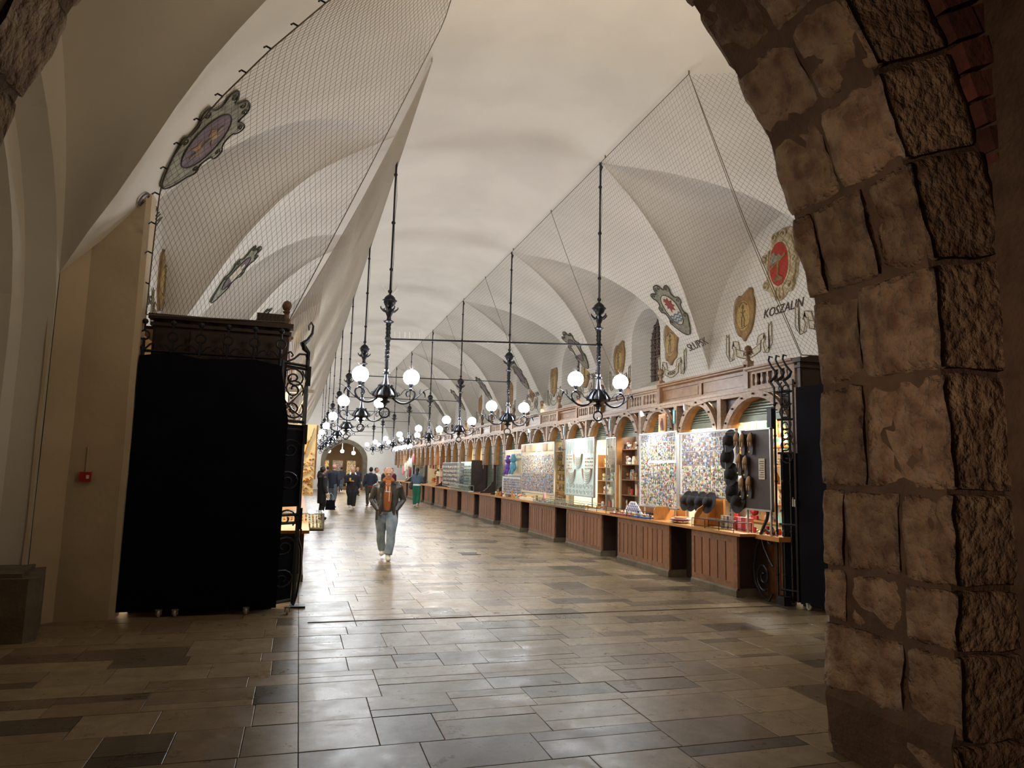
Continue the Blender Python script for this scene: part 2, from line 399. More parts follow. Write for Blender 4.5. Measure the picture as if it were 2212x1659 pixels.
wr.build('wall_right', M['plaster_wall'], kind='structure')
wl.build('wall_left', M['plaster_wall'], kind='structure')
# side passage beyond the opening
pg = MB()
xa, xb = XWL-.75, -9.0
pg.add([(xa, 8.45, 0), (xb, 8.45, 0), (xb, 8.45, 6), (xa, 8.45, 6)], [(0, 1, 2, 3)])
pg.add([(xa, 3.1, 0), (xb, 3.1, 0), (xb, 3.1, 6), (xa, 3.1, 6)], [(0, 1, 2, 3)])
pg.add([(xb, 3.1, 0), (xb, 8.45, 0), (xb, 8.45, 6), (xb, 3.1, 6)], [(0, 1, 2, 3)])
pg.strip([(xa, 5.78-2.7*cos(pi*i/10), 4.4+1.6*sin(pi*i/10)) for i in range(11)], [(xb, 5.78-2.7*cos(pi*i/10), 4.4+1.6*sin(pi*i/10)) for i in range(11)])
pg.build('wall_passage', M['plaster_old'], kind='structure')
# plastered pier between entrance bay and hall, with its stone plinth
def chamfer_pier(x0, x1, y0, y1, z0, z1, c=.05):
    m = MB(); ol = [(x0, y0-.24), (x0+.28, y0), (x1-c, y0), (x1, y0+c), (x1, y1), (x0, y1)]
    k = 14; rows = []
    for i in range(k+1):
        z = z0+(z1-z0)*i/k
        rows.append([(x+noise.noise((x*3, y*3, z*1.3))*.015, y+noise.noise((x*2+9, y, z*1.1))*.012, z) for x, y in ol])
    for a, b in zip(rows, rows[1:]): m.strip(a+[a[0]], b+[b[0]])
    m.add(rows[-1], [tuple(range(len(ol)))])
    return m
chamfer_pier(XWL-.05, -1.87, 8.92, 9.22, 0, 4.95).build('wall_pier', M['plaster_old'], kind='structure')
pl = MB(); pl.prism([(-4.2, 7.95), (-2.42, 7.95), (-2.34, 8.05), (-2.56, 8.93), (-2.7, 9.2), (-4.2, 9.2)], 0, .60, 'Z')
pl.prism([(-4.2, 8.02), (-2.50, 8.02), (-2.64, 8.9), (-4.2, 9.2)], .60, .64, 'Z')
pl.build('trim_1', M['plinth'], kind='structure')
# end wall with small pointed stone archway, and the hall going on behind it
ew = MB(); ac = 3.3; ah = 1.42
def atop(x): t = abs(x-ac)/ah; return 2.0+1.55*sqrt(max(0, 1-t**1.7))
xs = [ac-ah*cos(pi*i/16) for i in range(17)]
ew.add([(XWL, YE, 0), (ac-ah, YE, 0), (ac-ah, YE, 8), (XWL, YE, 8)], [(0, 1, 2, 3)])
ew.add([(XWR, YE, 0), (ac+ah, YE, 0), (ac+ah, YE, 8), (XWR, YE, 8)], [(0, 1, 2, 3)])
ew.strip([(x, YE, atop(x)) for x in xs], [(x, YE, 8) for x in xs])
ew.build('wall_end', M['plaster_wall'], kind='structure')
er = MB(); A = [(ac-ah, YE-.06, 0)]+[(x, YE-.06, atop(x)) for x in xs]+[(ac+ah, YE-.06, 0)]
B = [(ac-ah-.3, YE-.06, 0)]+[(ac+(x-ac)*1.21, YE-.06, atop(x)+.3) for x in xs]+[(ac+ah+.3, YE-.06, 0)]
er.strip(A, B); er.strip(A, [(p[0], YE+1.0, p[2]) for p in A]); er.strip(B, [(p[0], YE, p[2]) for p in B])
er.build('trim_2', M['plinth'], kind='structure')
fr = MB(); fr.add([(0, 72, 0), (7, 72, 0), (7, 72, 5), (0, 72, 5)], [(0, 1, 2, 3)]); fr.add([(0, 56, 0), (0, 72, 0), (0, 72, 5), (0, 56, 5)], [(0, 1, 2, 3)])
fr.add([(7, 56, 0), (7, 72, 0), (7, 72, 5), (7, 56, 5)], [(0, 1, 2, 3)]); fr.add([(0, 56, 4.6), (7, 56, 4.6), (7, 72, 4.6), (0, 72, 4.6)], [(0, 1, 2, 3)])
fr.build('wall_far', M['plaster_old'], kind='structure')
area('far_room_light', (3.5, 62, 4.3), (0, 0, -1), 2, 5, 160, (1, .75, .45))

# ---- floor: base, separate slabs near by, joined paving beyond
fb = MB(); fb.add([(-10, -3, -.012), (12, -3, -.012), (12, 74, -.012), (-10, 74, -.012)], [(0, 1, 2, 3)])
floor = fb.build('floor', M['mortar'], kind='structure')
rr = random.Random(11); slabs = []
y = 2.4
while y < 55:
    d = rr.choice([.30, .36, .45, .52, .60]) if y < 20 else .45
    x = -9.0
    breaks = [0.10]
    while x < 9.3:
        wdt = rr.choice([.42, .5, .62, .62, .75, .9])
        if x < .10 < x+wdt+.2: wdt = .10-x if .10-x > .2 else wdt
        if rr.random() < (.45 if d > .44 else .1) and y < 20:
            fq_ = rr.choice([.32, .36, .5, .64, .68]); slabs.append((x, x+wdt, y, y+d*fq_)); slabs.append((x, x+wdt, y+d*fq_, y+d))
        else: slabs.append((x, x+wdt, y, y+d))
        x += wdt
    y += d
# merge some vertically adjacent pairs is skipped; visible set first
def vis(sl):
    x, yy = (sl[0]+sl[1])/2, (sl[2]+sl[3])/2
    return -.45*yy-.8 < x < min(.82*yy+.4, 6.4) and x > -3.2-(9-yy)*.3 and 3.3 < yy and not (x < 0 and yy > 9) and x > -3
cand = [s_ for s_ in slabs if vis(s_)]
cand.sort(key=lambda q: q[2]); near = cand[:300]; ns = set(near)
for (a, b, c_, d_) in near:
    g = .0022; t = MB(); z = rr.uniform(-.0012, .0012); bv = .003
    w2, h2 = (b-a)/2-g, (d_-c_)/2-g; cx_, cy2 = (a+b)/2, (c_+d_)/2
    t.add([(-w2, -h2, -.03), (w2, -h2, -.03), (w2, h2, -.03), (-w2, h2, -.03), (-w2, -h2, z-bv*.5), (w2, -h2, z-bv*.5), (w2, h2, z-bv*.5), (-w2, h2, z-bv*.5),
           (-w2+bv, -h2+bv, z), (w2-bv, -h2+bv, z), (w2-bv, h2-bv, z), (-w2+bv, h2-bv, z)],
          [(0, 1, 5, 4), (1, 2, 6, 5), (2, 3, 7, 6), (3, 0, 4, 7), (4, 5, 9, 8), (5, 6, 10, 9), (6, 7, 11, 10), (7, 4, 8, 11), (8, 9, 10, 11)])
    q_ = t.build('paving_slab', M['floor'], floor, loc=(cx_, cy2, 0)); q_.rotation_euler = (rr.gauss(0, .0022), rr.gauss(0, .0022), 0)
ps = MB(); tones = []
for q in slabs:
    if q in ns: continue
    a, b, c_, d_ = q; g = .0025 if q[2] < 20 else .002
    ps.add([(a+g, c_+g, 0), (b-g, c_+g, 0), (b-g, d_-g, 0), (a+g, d_-g, 0), (a+g, c_+g, -.03), (b-g, c_+g, -.03), (b-g, d_-g, -.03), (a+g, d_-g, -.03)],
           [(0, 1, 2, 3), (0, 4, 5, 1), (1, 5, 6, 2), (2, 6, 7, 3), (3, 7, 4, 0)]); tones.append(rr.random())
po = ps.build('paving_field', M['floor'], floor, kind='stuff')
at = po.data.attributes.new('tone', 'FLOAT', 'FACE'); at.data.foreach_set('value', [t for t in tones for _ in range(5)])
dg = MB(); gx, gy = 3.53, 14.6
for k in range(9): dg.box(gx-.17+.04*k, gx-.15+.04*k, gy-.17, gy+.17, .001, .006)
dg.box(gx-.2, gx+.2, gy-.2, gy-.17, .001, .008); dg.box(gx-.2, gx+.2, gy+.17, gy+.2, .001, .008)
dg.build('floor_grate', M['iron'], label='small square black iron drain grate let into the floor', cat='grate')
th = MB(); th.box(.2, 6.5, 8.42, 8.45, .001, .004); th.build('trim_3', M['mortar'], kind='structure')

# ---- near stone arch: separate rough blocks on a recessed mortar core
PR = [(3.42, 0), (3.36, .35), (3.42, .42), (3.42, 1.2), (3.43, 2.0), (3.42, 2.7), (3.34, 3.2), (3.20, 3.65), (3.03, 4.12), (2.80, 4.52), (2.44, 5.0), (1.98, 5.5), (1.45, 5.95), (.87, 6.35)]
AX = .87
def prof_at(t):  # t = arc length
    L = 0
    for (a, b), (c_, d_) in zip(PR, PR[1:]):
        l = sqrt((c_-a)**2+(d_-b)**2)
        if t <= L+l+1e-9:
            f = (t-L)/l; return a+(c_-a)*f, b+(d_-b)*f
        L += l
    return PR[-1]
Ltot = sum(sqrt((c_-a)**2+(d_-b)**2) for (a, b), (c_, d_) in zip(PR, PR[1:]))
def frame_at(t, side, off):
    x, z = prof_at(t); x2, z2 = prof_at(min(t+.25, Ltot)); x1, z1 = prof_at(max(t-.25, 0))
    tx, tz = x2-x1, z2-z1; l = sqrt(tx*tx+tz*tz); nx, nz = tz/l, -tx/l
    X, Z = x+nx*off, z+nz*off
    return (X if side > 0 else 2*AX-X), max(Z, 0)
stone_arch = MB()
for side in (1, -1):
    k = 40
    for i in range(k):
        t0, t1 = Ltot*i/k, Ltot*(i+1)/k
        a, b = frame_at(t0, side, .012), frame_at(t1, side, .012); c_, d_ = frame_at(t1, side, .8), frame_at(t0, side, .8)
        q = [a, b, c_, d_]
        stone_arch.add([(p[0], 3.05, p[1]) for p in q]+[(p[0], 3.98, p[1]) for p in q], [(0, 1, 2, 3), (4, 5, 6, 7), (0, 1, 5, 4), (1, 2, 6, 5), (2, 3, 7, 6), (3, 0, 4, 7)])
arch = stone_arch.build('wall_near', M['mortar'], kind='structure')
# rubble wall body filling around the arch up to the vault
nb = MB()
for side in (1, -1):
    k = 24
    for i in range(k):
        t0, t1 = Ltot*i/k, Ltot*(i+1)/k
        a, b = frame_at(t0, side, .62), frame_at(t1, side, .62)
        xo = 9.5 if side > 0 else -4.2
        nb.add([(a[0], 3.08, a[1]), (b[0], 3.08, b[1]), (xo, 3.08, b[1]), (xo, 3.08, a[1])], [(0, 1, 2, 3)])
        nb.add([(a[0], 3.96, a[1]), (b[0], 3.96, b[1]), (xo, 3.96, b[1]), (xo, 3.96, a[1])], [(0, 1, 2, 3)])
nb.add([(-4.2, 3.08, 6.3), (9.5, 3.08, 6.3), (9.5, 3.08, 8.2), (-4.2, 3.08, 8.2)], [(0, 1, 2, 3)])
nb.add([(-4.2, 3.96, 6.3), (9.5, 3.96, 6.3), (9.5, 3.96, 8.2), (-4.2, 3.96, 8.2)], [(0, 1, 2, 3)])
nb.build('wall_front', M['plaster_old'], kind='structure')
pp = MB(); pp.box(3.86, 4.6, 2.3, 3.1, 0, 6.5); pp.build('wall_side', M['mortar'], kind='structure')
courses = [0, .40, .86, 1.20, 1.72, 2.40, 3.02, 3.62, 4.17, 4.72, 5.25, 5.8, 6.3, 6.85, 7.35, Ltot]
rs = random.Random(5)
for side in (1, -1):
    for ci, (t0, t1) in enumerate(zip(courses, courses[1:])):
        if side < 0 and t1 < 3.0: continue
        ysp = [3.0]
        while ysp[-1] < 3.92:
            ysp.append(ysp[-1]+rs.choice([.36, .45, .52, .6]))
        ysp[-1] = 4.02
        if len(ysp) > 2 and ysp[-1]-ysp[-2] < .15: ysp.pop(-2)
        for y0, y1 in zip(ysp, ysp[1:]):
            g = .013; tt0, tt1 = t0+g, t1-g; o1 = rs.uniform(-.015, .012)
            def cpt(i, j, l):
                x, z = frame_at(tt1 if l else tt0, side, (.6 if i else o1)); return (x, (y1-g*.7) if j else (y0+g*.7), z)
            P8 = [[[cpt(i, j, l) for l in (0, 1)] for j in (0, 1)] for i in (0, 1)]
            v, f = hexgrid(P8, 9, .019, ci*3+y0*5, 5.5)
            mb = MB(); mb.add(v, f); mb.build('stone_block', M['stone'], arch, smooth='all')
# brick order outside the stones of the arch head
for i in range(26):
    t0 = 3.1+i*.155
    if t0+.15 > Ltot-.1: break
    for kk in range(2):
        a, b = frame_at(t0+.008, 1, .63+kk*.24), frame_at(t0+.14, 1, .63+kk*.24); c_, d_ = frame_at(t0+.14, 1, .85+kk*.24), frame_at(t0+.008, 1, .85+kk*.24)
        mb = MB(); jig = rs.uniform(-.01, .01); q = [a, b, c_, d_]
        mb.hexa([(p[0], 2.96+jig+kk*.03, p[1]) for p in q]+[(p[0], 3.1, p[1]) for p in q]); mb.build('brick', M['brick'], arch)
# ------------------------------------------------------------------ chandeliers
def spiral(cx, cz, r0, r1, a0, turns, n=16, y=0):
    return [(cx+(r0+(r1-r0)*i/n)*cos(a0+turns*2*pi*i/n), y, cz+(r0+(r1-r0)*i/n)*sin(a0+turns*2*pi*i/n)) for i in range(n+1)]
def smooth_pts(p, it=2):
    for _ in range(it):
        q = [p[0]]
        for a, b in zip(p, p[1:]):
            a, b = Vector(a), Vector(b); q += [tuple(a*.75+b*.25), tuple(a*.25+b*.75)]
        q.append(p[-1]); p = q
    return p
# all heights relative to the ring's bottom (0)
def make_chandelier():
    root = empty('chandelier')
    r = MB(); r.tube([(.085*cos(2*pi*i/20), 0, .095+.085*sin(2*pi*i/20)) for i in range(20)], .014, 8, closed=True)
    r.tube([(0, 0, .18), (0, 0, .24)], .02, 8); r.build('hanging_ring', M['iron'], root, smooth=True)
    b = MB(); b.lathe([(.01, .215), (.035, .225), (.03, .25), (.085, .275), (.09, .29), (.045, .31), (.05, .335), (.10, .345), (.17, .36), (.20, .385), (.19, .42), (.15, .48), (.09, .54), (.07, .555)], 20)
    for k in range(10):  # leaf ribs round the dome
        a = 2*pi*k/10; b.tube([(.205*cos(a), .205*sin(a), .37), (.20*cos(a), .20*sin(a), .43), (.155*cos(a), .155*sin(a), .50), (.11*cos(a), .11*sin(a), .545), (.125*cos(a), .125*sin(a), .575)], .016, 5)
    b.build('dome', M['iron'], root, smooth=True)
    s = MB(); s.lathe([(.10, .555), (.06, .58), (.045, .64), (.032, .73), (.03, .76), (.07, .775), (.07, .79), (.035, .81), (.045, .85), (.03, .88), (.032, 1.0)], 12)
    s.build('stem', M['iron'], root, smooth=True)
    t = MB(); t.lathe([(.032, 1.0), (.036, 1.3), (.042, 1.68)], 10)
    for q in range(2):
        t.tube([((.034+.008*i/40)*cos(q*pi+i*.75), (.034+.008*i/40)*sin(q*pi+i*.75), 1.0+.68*i/40) for i in range(41)], .010, 4)
    t.box(-.05, .05, -.05, .05, 1.37, 1.41); t.build('twisted_shaft', M['iron'], root, smooth=True)
    v = MB(); v.lathe([(.04, 1.66), (.085, 1.685), (.095, 1.70), (.04, 1.73), (.035, 1.78), (.06, 1.84), (.075, 1.87), (.055, 1.885), (.06, 1.92), (.03, 1.95)], 14)
    for k in range(6):
        a = 2*pi*k/6; v.tube([(.05*cos(a), .05*sin(a), 1.87), (.10*cos(a), .10*sin(a), 1.89), (.145*cos(a), .145*sin(a), 1.93), (.155*cos(a), .155*sin(a), 1.955), (.135*cos(a), .135*sin(a), 1.96)], .014, 5, taper=[1.5, 1.5, 1, .7, .4])
    v.build('leaf_collar', M['iron'], root, smooth=True)
    bl = MB(); bl.lathe([(.03, 1.94), (.05, 1.955), (.085, 1.985), (.104, 2.03), (.108, 2.06), (.130, 2.065), (.130, 2.078), (.106, 2.085), (.09, 2.13), (.055, 2.165), (.03, 2.18), (.02, 2.19)], 16)
    bl.build('ball', M['iron'], root, smooth=True)
    sp = MB()
    for k in range(10):
        a = 2*pi*k/10; sp.tube([(.03*cos(a), .03*sin(a), 2.17), (.14*cos(a), .14*sin(a), 2.30+.04*(k % 2))], .0018, 3)
    sp.build('bird_spikes', M['steel'], root)
    rod = MB(); rod.tube([(0, 0, 2.17), (0, 0, 4.90)], .017, 8)
    for z, rr_ in ((2.24, .04), (2.64, .035), (3.50, .038), (4.40, .036)): rod.sphere((0, 0, z), rr_, 10)
    rod.tube([(0, 0, 4.72), (.03, 0, 4.80), (0, .03, 4.86), (0, 0, 4.93)], .022, 6)
    rod.build('suspension_rod', M['iron'], root, smooth=True)
    cb = MB(); cb.tube([(.02, .0, 2.2), (.035, .01, 2.9), (.018, 0, 3.5), (.04, .01, 4.0), (.018, 0, 4.4), (.02, 0, 4.85)], .004, 4); cb.build('cable', M['rubber'], root)
    for sg in (1, -1):
        arm = MB()
        main = smooth_pts([(.12, 0, .37), (.19, 0, .30), (.28, 0, .265), (.38, 0, .275), (.47, 0, .33), (.52, 0, .42), (.505, 0, .49), (.44, 0, .52), (.375, 0, .485), (.355, 0, .435), (.38, 0, .39), (.415, 0, .40), (.41, 0, .43)])
        arm.tube([(sg*x, y_, z) for x, y_, z in main], .017, 7, taper=[1.35-.9*i/(len(main)-1) for i in range(len(main))])
        ten = smooth_pts([(.47, 0, .33), (.55, 0, .38), (.62, 0, .46), (.70, 0, .53), (.80, 0, .555)])
        arm.tube([(sg*x, y_, z) for x, y_, z in ten], .016, 6, taper=[1-.85*i/(len(ten)-1) for i in range(len(ten))])
        lf = smooth_pts([(.66, 0, .50), (.70, 0, .44), (.695, 0, .39)]); arm.tube([(sg*x, y_, z) for x, y_, z in lf], .018, 5, taper=[1.2-1.0*i/(len(lf)-1) for i in range(len(lf))])
        lf = smooth_pts([(.60, 0, .45), (.60, 0, .52), (.63, 0, .545)]); arm.tube([(sg*x, y_, z) for x, y_, z in lf], .010, 5, taper=[1.2-1.0*i/(len(lf)-1) for i in range(len(lf))])
        th_ = smooth_pts([(.15, 0, .42), (.22, 0, .395), (.27, 0, .42), (.31, 0, .49), (.37, 0, .53), (.44, 0, .53)])
        arm.tube([(sg*x, y_, z) for x, y_, z in th_], .007, 5)
        arm.tube([(sg*x, y_, z) for x, y_, z in spiral(.215, .425, .035, .008, -1.6, 1.3)], .006, 5)
        ao = arm.build('arm', M['iron'], root, smooth=True)
        h = MB(); h.lathe([(.012, .52), (.03, .53), (.018, .55), (.035, .60), (.055, .625), (.058, .645), (.02, .65)], 12, cx=sg*.44); h.build('globe_holder', M['iron'], ao, smooth=True)
        g = MB(); n = 14; pr = [(.05, .64)]+[(.140*sin(a), .735-.140*cos(a)) for a in [.55+(pi-.55)*i/n for i in range(n)]]+[(.002, .875)]
        g.lathe(pr, 24, cx=sg*.44); g.build('lamp_globe', M['globe'], root, smooth='all', label='glowing white glass globe')
        w_ = MB()
        for k in range(5): a = -.6+.3*k; w_.tube([(sg*.44, 0, .865), (sg*.44+.09*sin(a), .02*(k % 2), .865+.09*cos(a))], .0015, 3)
        w_.build('bird_spikes', M['steel'], root)
    return root
ch0 = make_chandelier()
XL, XR = 1.40, 5.11
rows = {-1: [(12.2, 1.36, 2.60, 7.52)], 1: [(11.6, 5.10, 2.676, 7.60)]}
for n in range(3, 10):
    rows[-1].append((n*P+(.25 if n == 3 else .1), 1.40, 2.62, 7.57)); rows[1].append((n*P, 5.11, 2.66, 7.57))
NAMES = {-1: 'left', 1: 'right'}
first = True; chpos = {}
for sd in (1, -1):
    for i, (y_, x_, z_, zt_) in enumerate(rows[sd]):
        o_ = ch0 if first else copy_tree(ch0, skip=('bird_spikes', 'cable') if i > 3 else ())
        first = False; o_.location = (x_, y_, z_)
        ordn = ORD[i]
        lb = 'black iron two-globe chandelier, %s from the entrance in the %s-hand row' % (ordn, NAMES[sd])
        if i == 0 and sd == -1: lb = 'largest black iron two-globe chandelier, nearest of the left-hand row above the walking man'
        if i == 0 and sd == 1: lb = 'nearest black iron two-globe chandelier of the right-hand row above the souvenir stall'
        tag(o_, lb, 'chandelier', 'iron chandeliers hanging along the hall')
        chpos[(sd, i)] = (x_, y_, z_)
for i in range(8):
    a = chpos[(-1, i)]; b = chpos[(1, i)]; m_ = MB()
    m_.tube([(a[0]+.03, a[1], a[2]+1.39), (b[0]-.03, b[1], b[2]+1.39)], .013 if i else .016, 6)
    ob = m_.build('tie_rod', M['iron'], label='thin iron tie rod joining the %s pair of chandeliers from the entrance' % ORD[i], cat='rod', group='tie rods between the chandeliers')
    if i < 3:
        s_ = MB()
        for e0, dr in ((Vector(a), 1), (Vector(b), -1)):
            for k in range(10 if dr > 0 else 5):
                x = e0.x+dr*(.12+.085*k); f_ = (x-a[0])/(b[0]-a[0]); y_ = a[1]+(b[1]-a[1])*f_; z_ = a[2]+1.39+(b[2]-a[2])*f_
                s_.tube([(x, y_, z_), (x-.01, y_, z_+.13)], .0018, 3); s_.tube([(x, y_, z_), (x+.02, y_+.03, z_+.12)], .0014, 3)
        s_.build('bird_spikes', M['steel'], ob)

# ------------------------------------------------------------------ bird nets
def cord(mb, p, q, r):
    p, q = Vector(p), Vector(q); t = (q-p).normalized(); h = Vector((0, 0, 1)) if abs(t.z) < .9 else Vector((1, 0, 0))
    n_ = t.cross(h).normalized()*r; b_ = t.cross(n_)
    v = [p+n_, p-n_*.5+b_*.87, p-n_*.5-b_*.87, q+n_, q-n_*.5+b_*.87, q-n_*.5-b_*.87]
    mb.add(v, [(0, 1, 4, 3), (1, 2, 5, 4), (2, 0, 3, 5)])
def lerp_curve(pts, t):
    pts = [Vector(p) for p in pts]; L = [0]
    for a, b in zip(pts, pts[1:]): L.append(L[-1]+(b-a).length)
    d = t*L[-1]
    for i in range(len(pts)-1):
        if d <= L[i+1]+1e-9: return pts[i].lerp(pts[i+1], (d-L[i])/max(1e-9, L[i+1]-L[i]))
    return pts[-1]
def long_net(name, A, B, y0, y1, cell, m, label, r=.0017):
    """net from ridge point A (x,z) to foot B (x,z), running along the hall"""
    mb = MB(); L = sqrt((A[0]-B[0])**2+(A[1]-B[1])**2); n = int(L/cell)
    nx, nz = (A[1]-B[1])/L, -(A[0]-B[0])/L
    def pt(t, y): sg_ = .16*sin(pi*t); return (A[0]+(B[0]-A[0])*t-nx*sg_*0, y, A[1]+(B[1]-A[1])*t-sg_)
    for i in range(n+1):
        cord(mb, pt(i/n, y0), pt(i/n, y1), r)
    k = int((y1-y0)/cell)
    for j in range(k+1):
        y = y0+(y1-y0)*j/k
        for s_ in range(4): cord(mb, pt(s_/4, y), pt((s_+1)/4, y), r)
    o = mb.build(name, m, label=label, cat='net', group='bird nets under the vault')
    o['kind'] = 'thing'
    e = MB(); e.tube([pt(0, y0), pt(0, y1)], .006, 5); e.tube([pt(1, y0), pt(1, y1)], .006, 5); e.tube([pt(t/6, y0) for t in range(7)], .005, 5)
    for j in range(int((y1-y0)/P*2)+1): e.tube([pt(0, y0+j*P/2), (A[0], y0+j*P/2, A[1]+.05)], .012, 5)
    e.build('edge_rope', m, o)
    y = y0+P
    q = MB()
    while y < y1: q.tube([pt(t/6, y) for t in range(7)], .005, 5); y += P
    q.build('cross_rope', m, o)
    return o
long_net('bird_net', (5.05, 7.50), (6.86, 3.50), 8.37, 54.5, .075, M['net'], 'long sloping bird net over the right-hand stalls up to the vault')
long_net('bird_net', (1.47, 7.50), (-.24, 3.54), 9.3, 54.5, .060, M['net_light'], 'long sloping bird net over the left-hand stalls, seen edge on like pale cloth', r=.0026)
def ruled_net(name, Rc, Lc, nt, ns, m, label, diag=True, r=.0019, bulge=.0, corner=None):
    mb = MB()
    G = [[lerp_curve(Rc, i/nt).lerp(lerp_curve(Lc, i/nt), j/ns) for j in range(ns+1)] for i in range(nt+1)]
    for i in range(nt+1):
        for j in range(ns+1):
            if diag:
                if i < nt and j < ns: cord(mb, G[i][j], G[i+1][j+1], r)
                if i < nt and j > 0: cord(mb, G[i][j], G[i+1][j-1], r)
            else:
                if i < nt: cord(mb, G[i][j], G[i+1][j], r)
                if j < ns: cord(mb, G[i][j], G[i][j+1], r)
    o = mb.build(name, m, label=label, cat='net', group='bird nets under the vault'); o['kind'] = 'thing'
    e = MB(); e.tube([lerp_curve(Rc, t/30) for t in range(31)], .006, 5); e.tube([lerp_curve(Lc, t/30) for t in range(31)], .008, 5)
    e.tube([Vector(Rc[0]), Vector(Lc[0])], .008, 5); e.build('edge_rope', m, o)
    h = MB()
    for t in range(1, 15):
        p = lerp_curve(Lc, t/15); h.tube([p, p+Vector((-.05, .0, .02)), p+Vector((-.07, -.02, -.01))], .010, 5)
    h.build('wall_hook', M['iron'], o)
    return o
ruled_net('bird_net', [(-.24, 9.25, 3.56), (.61, 8.80, 5.50), (1.45, 8.35, 7.48), (1.45, 7.4, 7.50), (1.45, 6.3, 7.5)],
          [(-1.86, 9.15, 3.50), (-1.80, 8.90, 4.30), (-1.69, 8.45, 4.85), (-1.50, 8.05, 5.10), (-1.05, 7.60, 5.55), (-.55, 7.2, 5.98), (.01, 6.83, 6.42), (.75, 6.3, 6.95)],
          44, 34, M['net'], 'coarse diamond bird net panel closing the vault end above the left cabinet')
ruled_net('bird_net', [(6.86, 8.36, 3.52), (5.95, 8.36, 5.40), (5.05, 8.36, 7.48)], [(9.15, 8.45, 3.6), (8.9, 8.45, 4.4), (7.6, 7.5, 6.3), (6.5, 6.8, 7.0)],
          44, 26, M['net'], 'bird net panel closing the end above the right stall corner')

# ------------------------------------------------------------------ stall arcades (local: y along the hall, +x away from the aisle)
def ell(a, b, n, y0, z0, t0=0, t1=pi): return [(y0-a*cos(t0+(t1-t0)*i/n), z0+b*sin(t0+(t1-t0)*i/n)) for i in range(n+1)]
def make_bay(L, name='arcade_bay'):
    root = empty(name); c = L/2; ia = L/2-.13; ib = .80; zs = 2.20
    bm = MB(); bm.box(-.02, .10, 0, L, 3.04, 3.15); bm.box(-.035, .02, 0, L, 3.10, 3.13); bm.build('beam', M['wood_grey'], root)
    rg = MB(); inn = [(c-ia, 1.95)]+ell(ia, ib, 18, c, zs)+[(c+ia, 1.95)]; out = [(c-ia-.10, 1.95)]+ell(ia+.10, ib+.11, 18, c, zs)+[(c+ia+.10, 1.95)]
    nn = len(inn)
    for i in range(nn-1):
        a, b, c2, d = inn[i], inn[i+1], out[i+1], out[i]
        rg.hexa([(-.03, *a), (-.03, *b), (-.03, *c2), (-.03, *d), (.05, *a), (.05, *b), (.05, *c2), (.05, *d)])
    rg.build('arch_band', M['wood_grey'], root)
    so = MB(); out2 = [(c-ia-.03, 1.95)]+ell(ia+.03, ib+.03, 18, c, zs)+[(c+ia+.03, 1.95)]
    for i in range(nn-1):
        a, b, c2, d = inn[i], inn[i+1], out2[i+1], out2[i]
        so.hexa([(.05, *a), (.05, *b), (.05, *c2), (.05, *d), (.20, *a), (.20, *b), (.20, *c2), (.20, *d)])
    so.build('arch_soffit', M['soffit'], root)
    bk = MB(); bk.strip([(.08, *p) for p in [(0, 1.95)]+out[1:-1]+[(L, 1.95)]], [(.08, p[0], 3.06) for p in [(0, 0)]+out[1:-1]+[(L, 0)]])
    bk.build('spandrel_panel', M['wood_dark'], root)
    st = MB()
    for i in range(9):
        t = pi*(i+.5)/9; y_, z_ = c-(ia+.055)*cos(t), zs+(ib+.055)*sin(t); st.box(-.055, -.025, y_-.018, y_+.018, z_-.014, z_+.014)
    st.build('stud_row', M['rubber'], root, kind='stuff')
    po = MB()
    for y_ in (0, L):
        pass
    po.box(-.035, .09, -.055, .055, 2.25, 3.05); po.prism([(-.055, 2.25), (.055, 2.25), (.055, 1.98), (.03, 1.90), (.045, 1.84), (0, 1.78), (-.045, 1.84), (-.03, 1.90), (-.055, 1.98)][::-1], -.02, .10, 'X')
    po.build('pendant_post', M['wood_grey'], root)
    return root
def add_shutter(root, L, zb_, x=.18, name='roller_shutter'):
    m_ = MB(); z = 3.0; a = .08
    pts = []
    n = int((z-zb_-.09)/.045)
    for i in range(n):
        z0 = zb_+.10+i*.045; pts += [(x, z0), (x-.022, z0+.010), (x-.022, z0+.032)]
    pts.append((x, z))
    m_.strip([(p[0], .03, p[1]) for p in pts], [(p[0], L-.03, p[1]) for p in pts])
    o_ = m_.build(name, M['shutter'], root)
    b_ = MB(); b_.box(x-.02, x+.01, .03, L-.03, zb_, zb_+.10); b_.build('bottom_rail', M['shutter'], o_)
    return o_
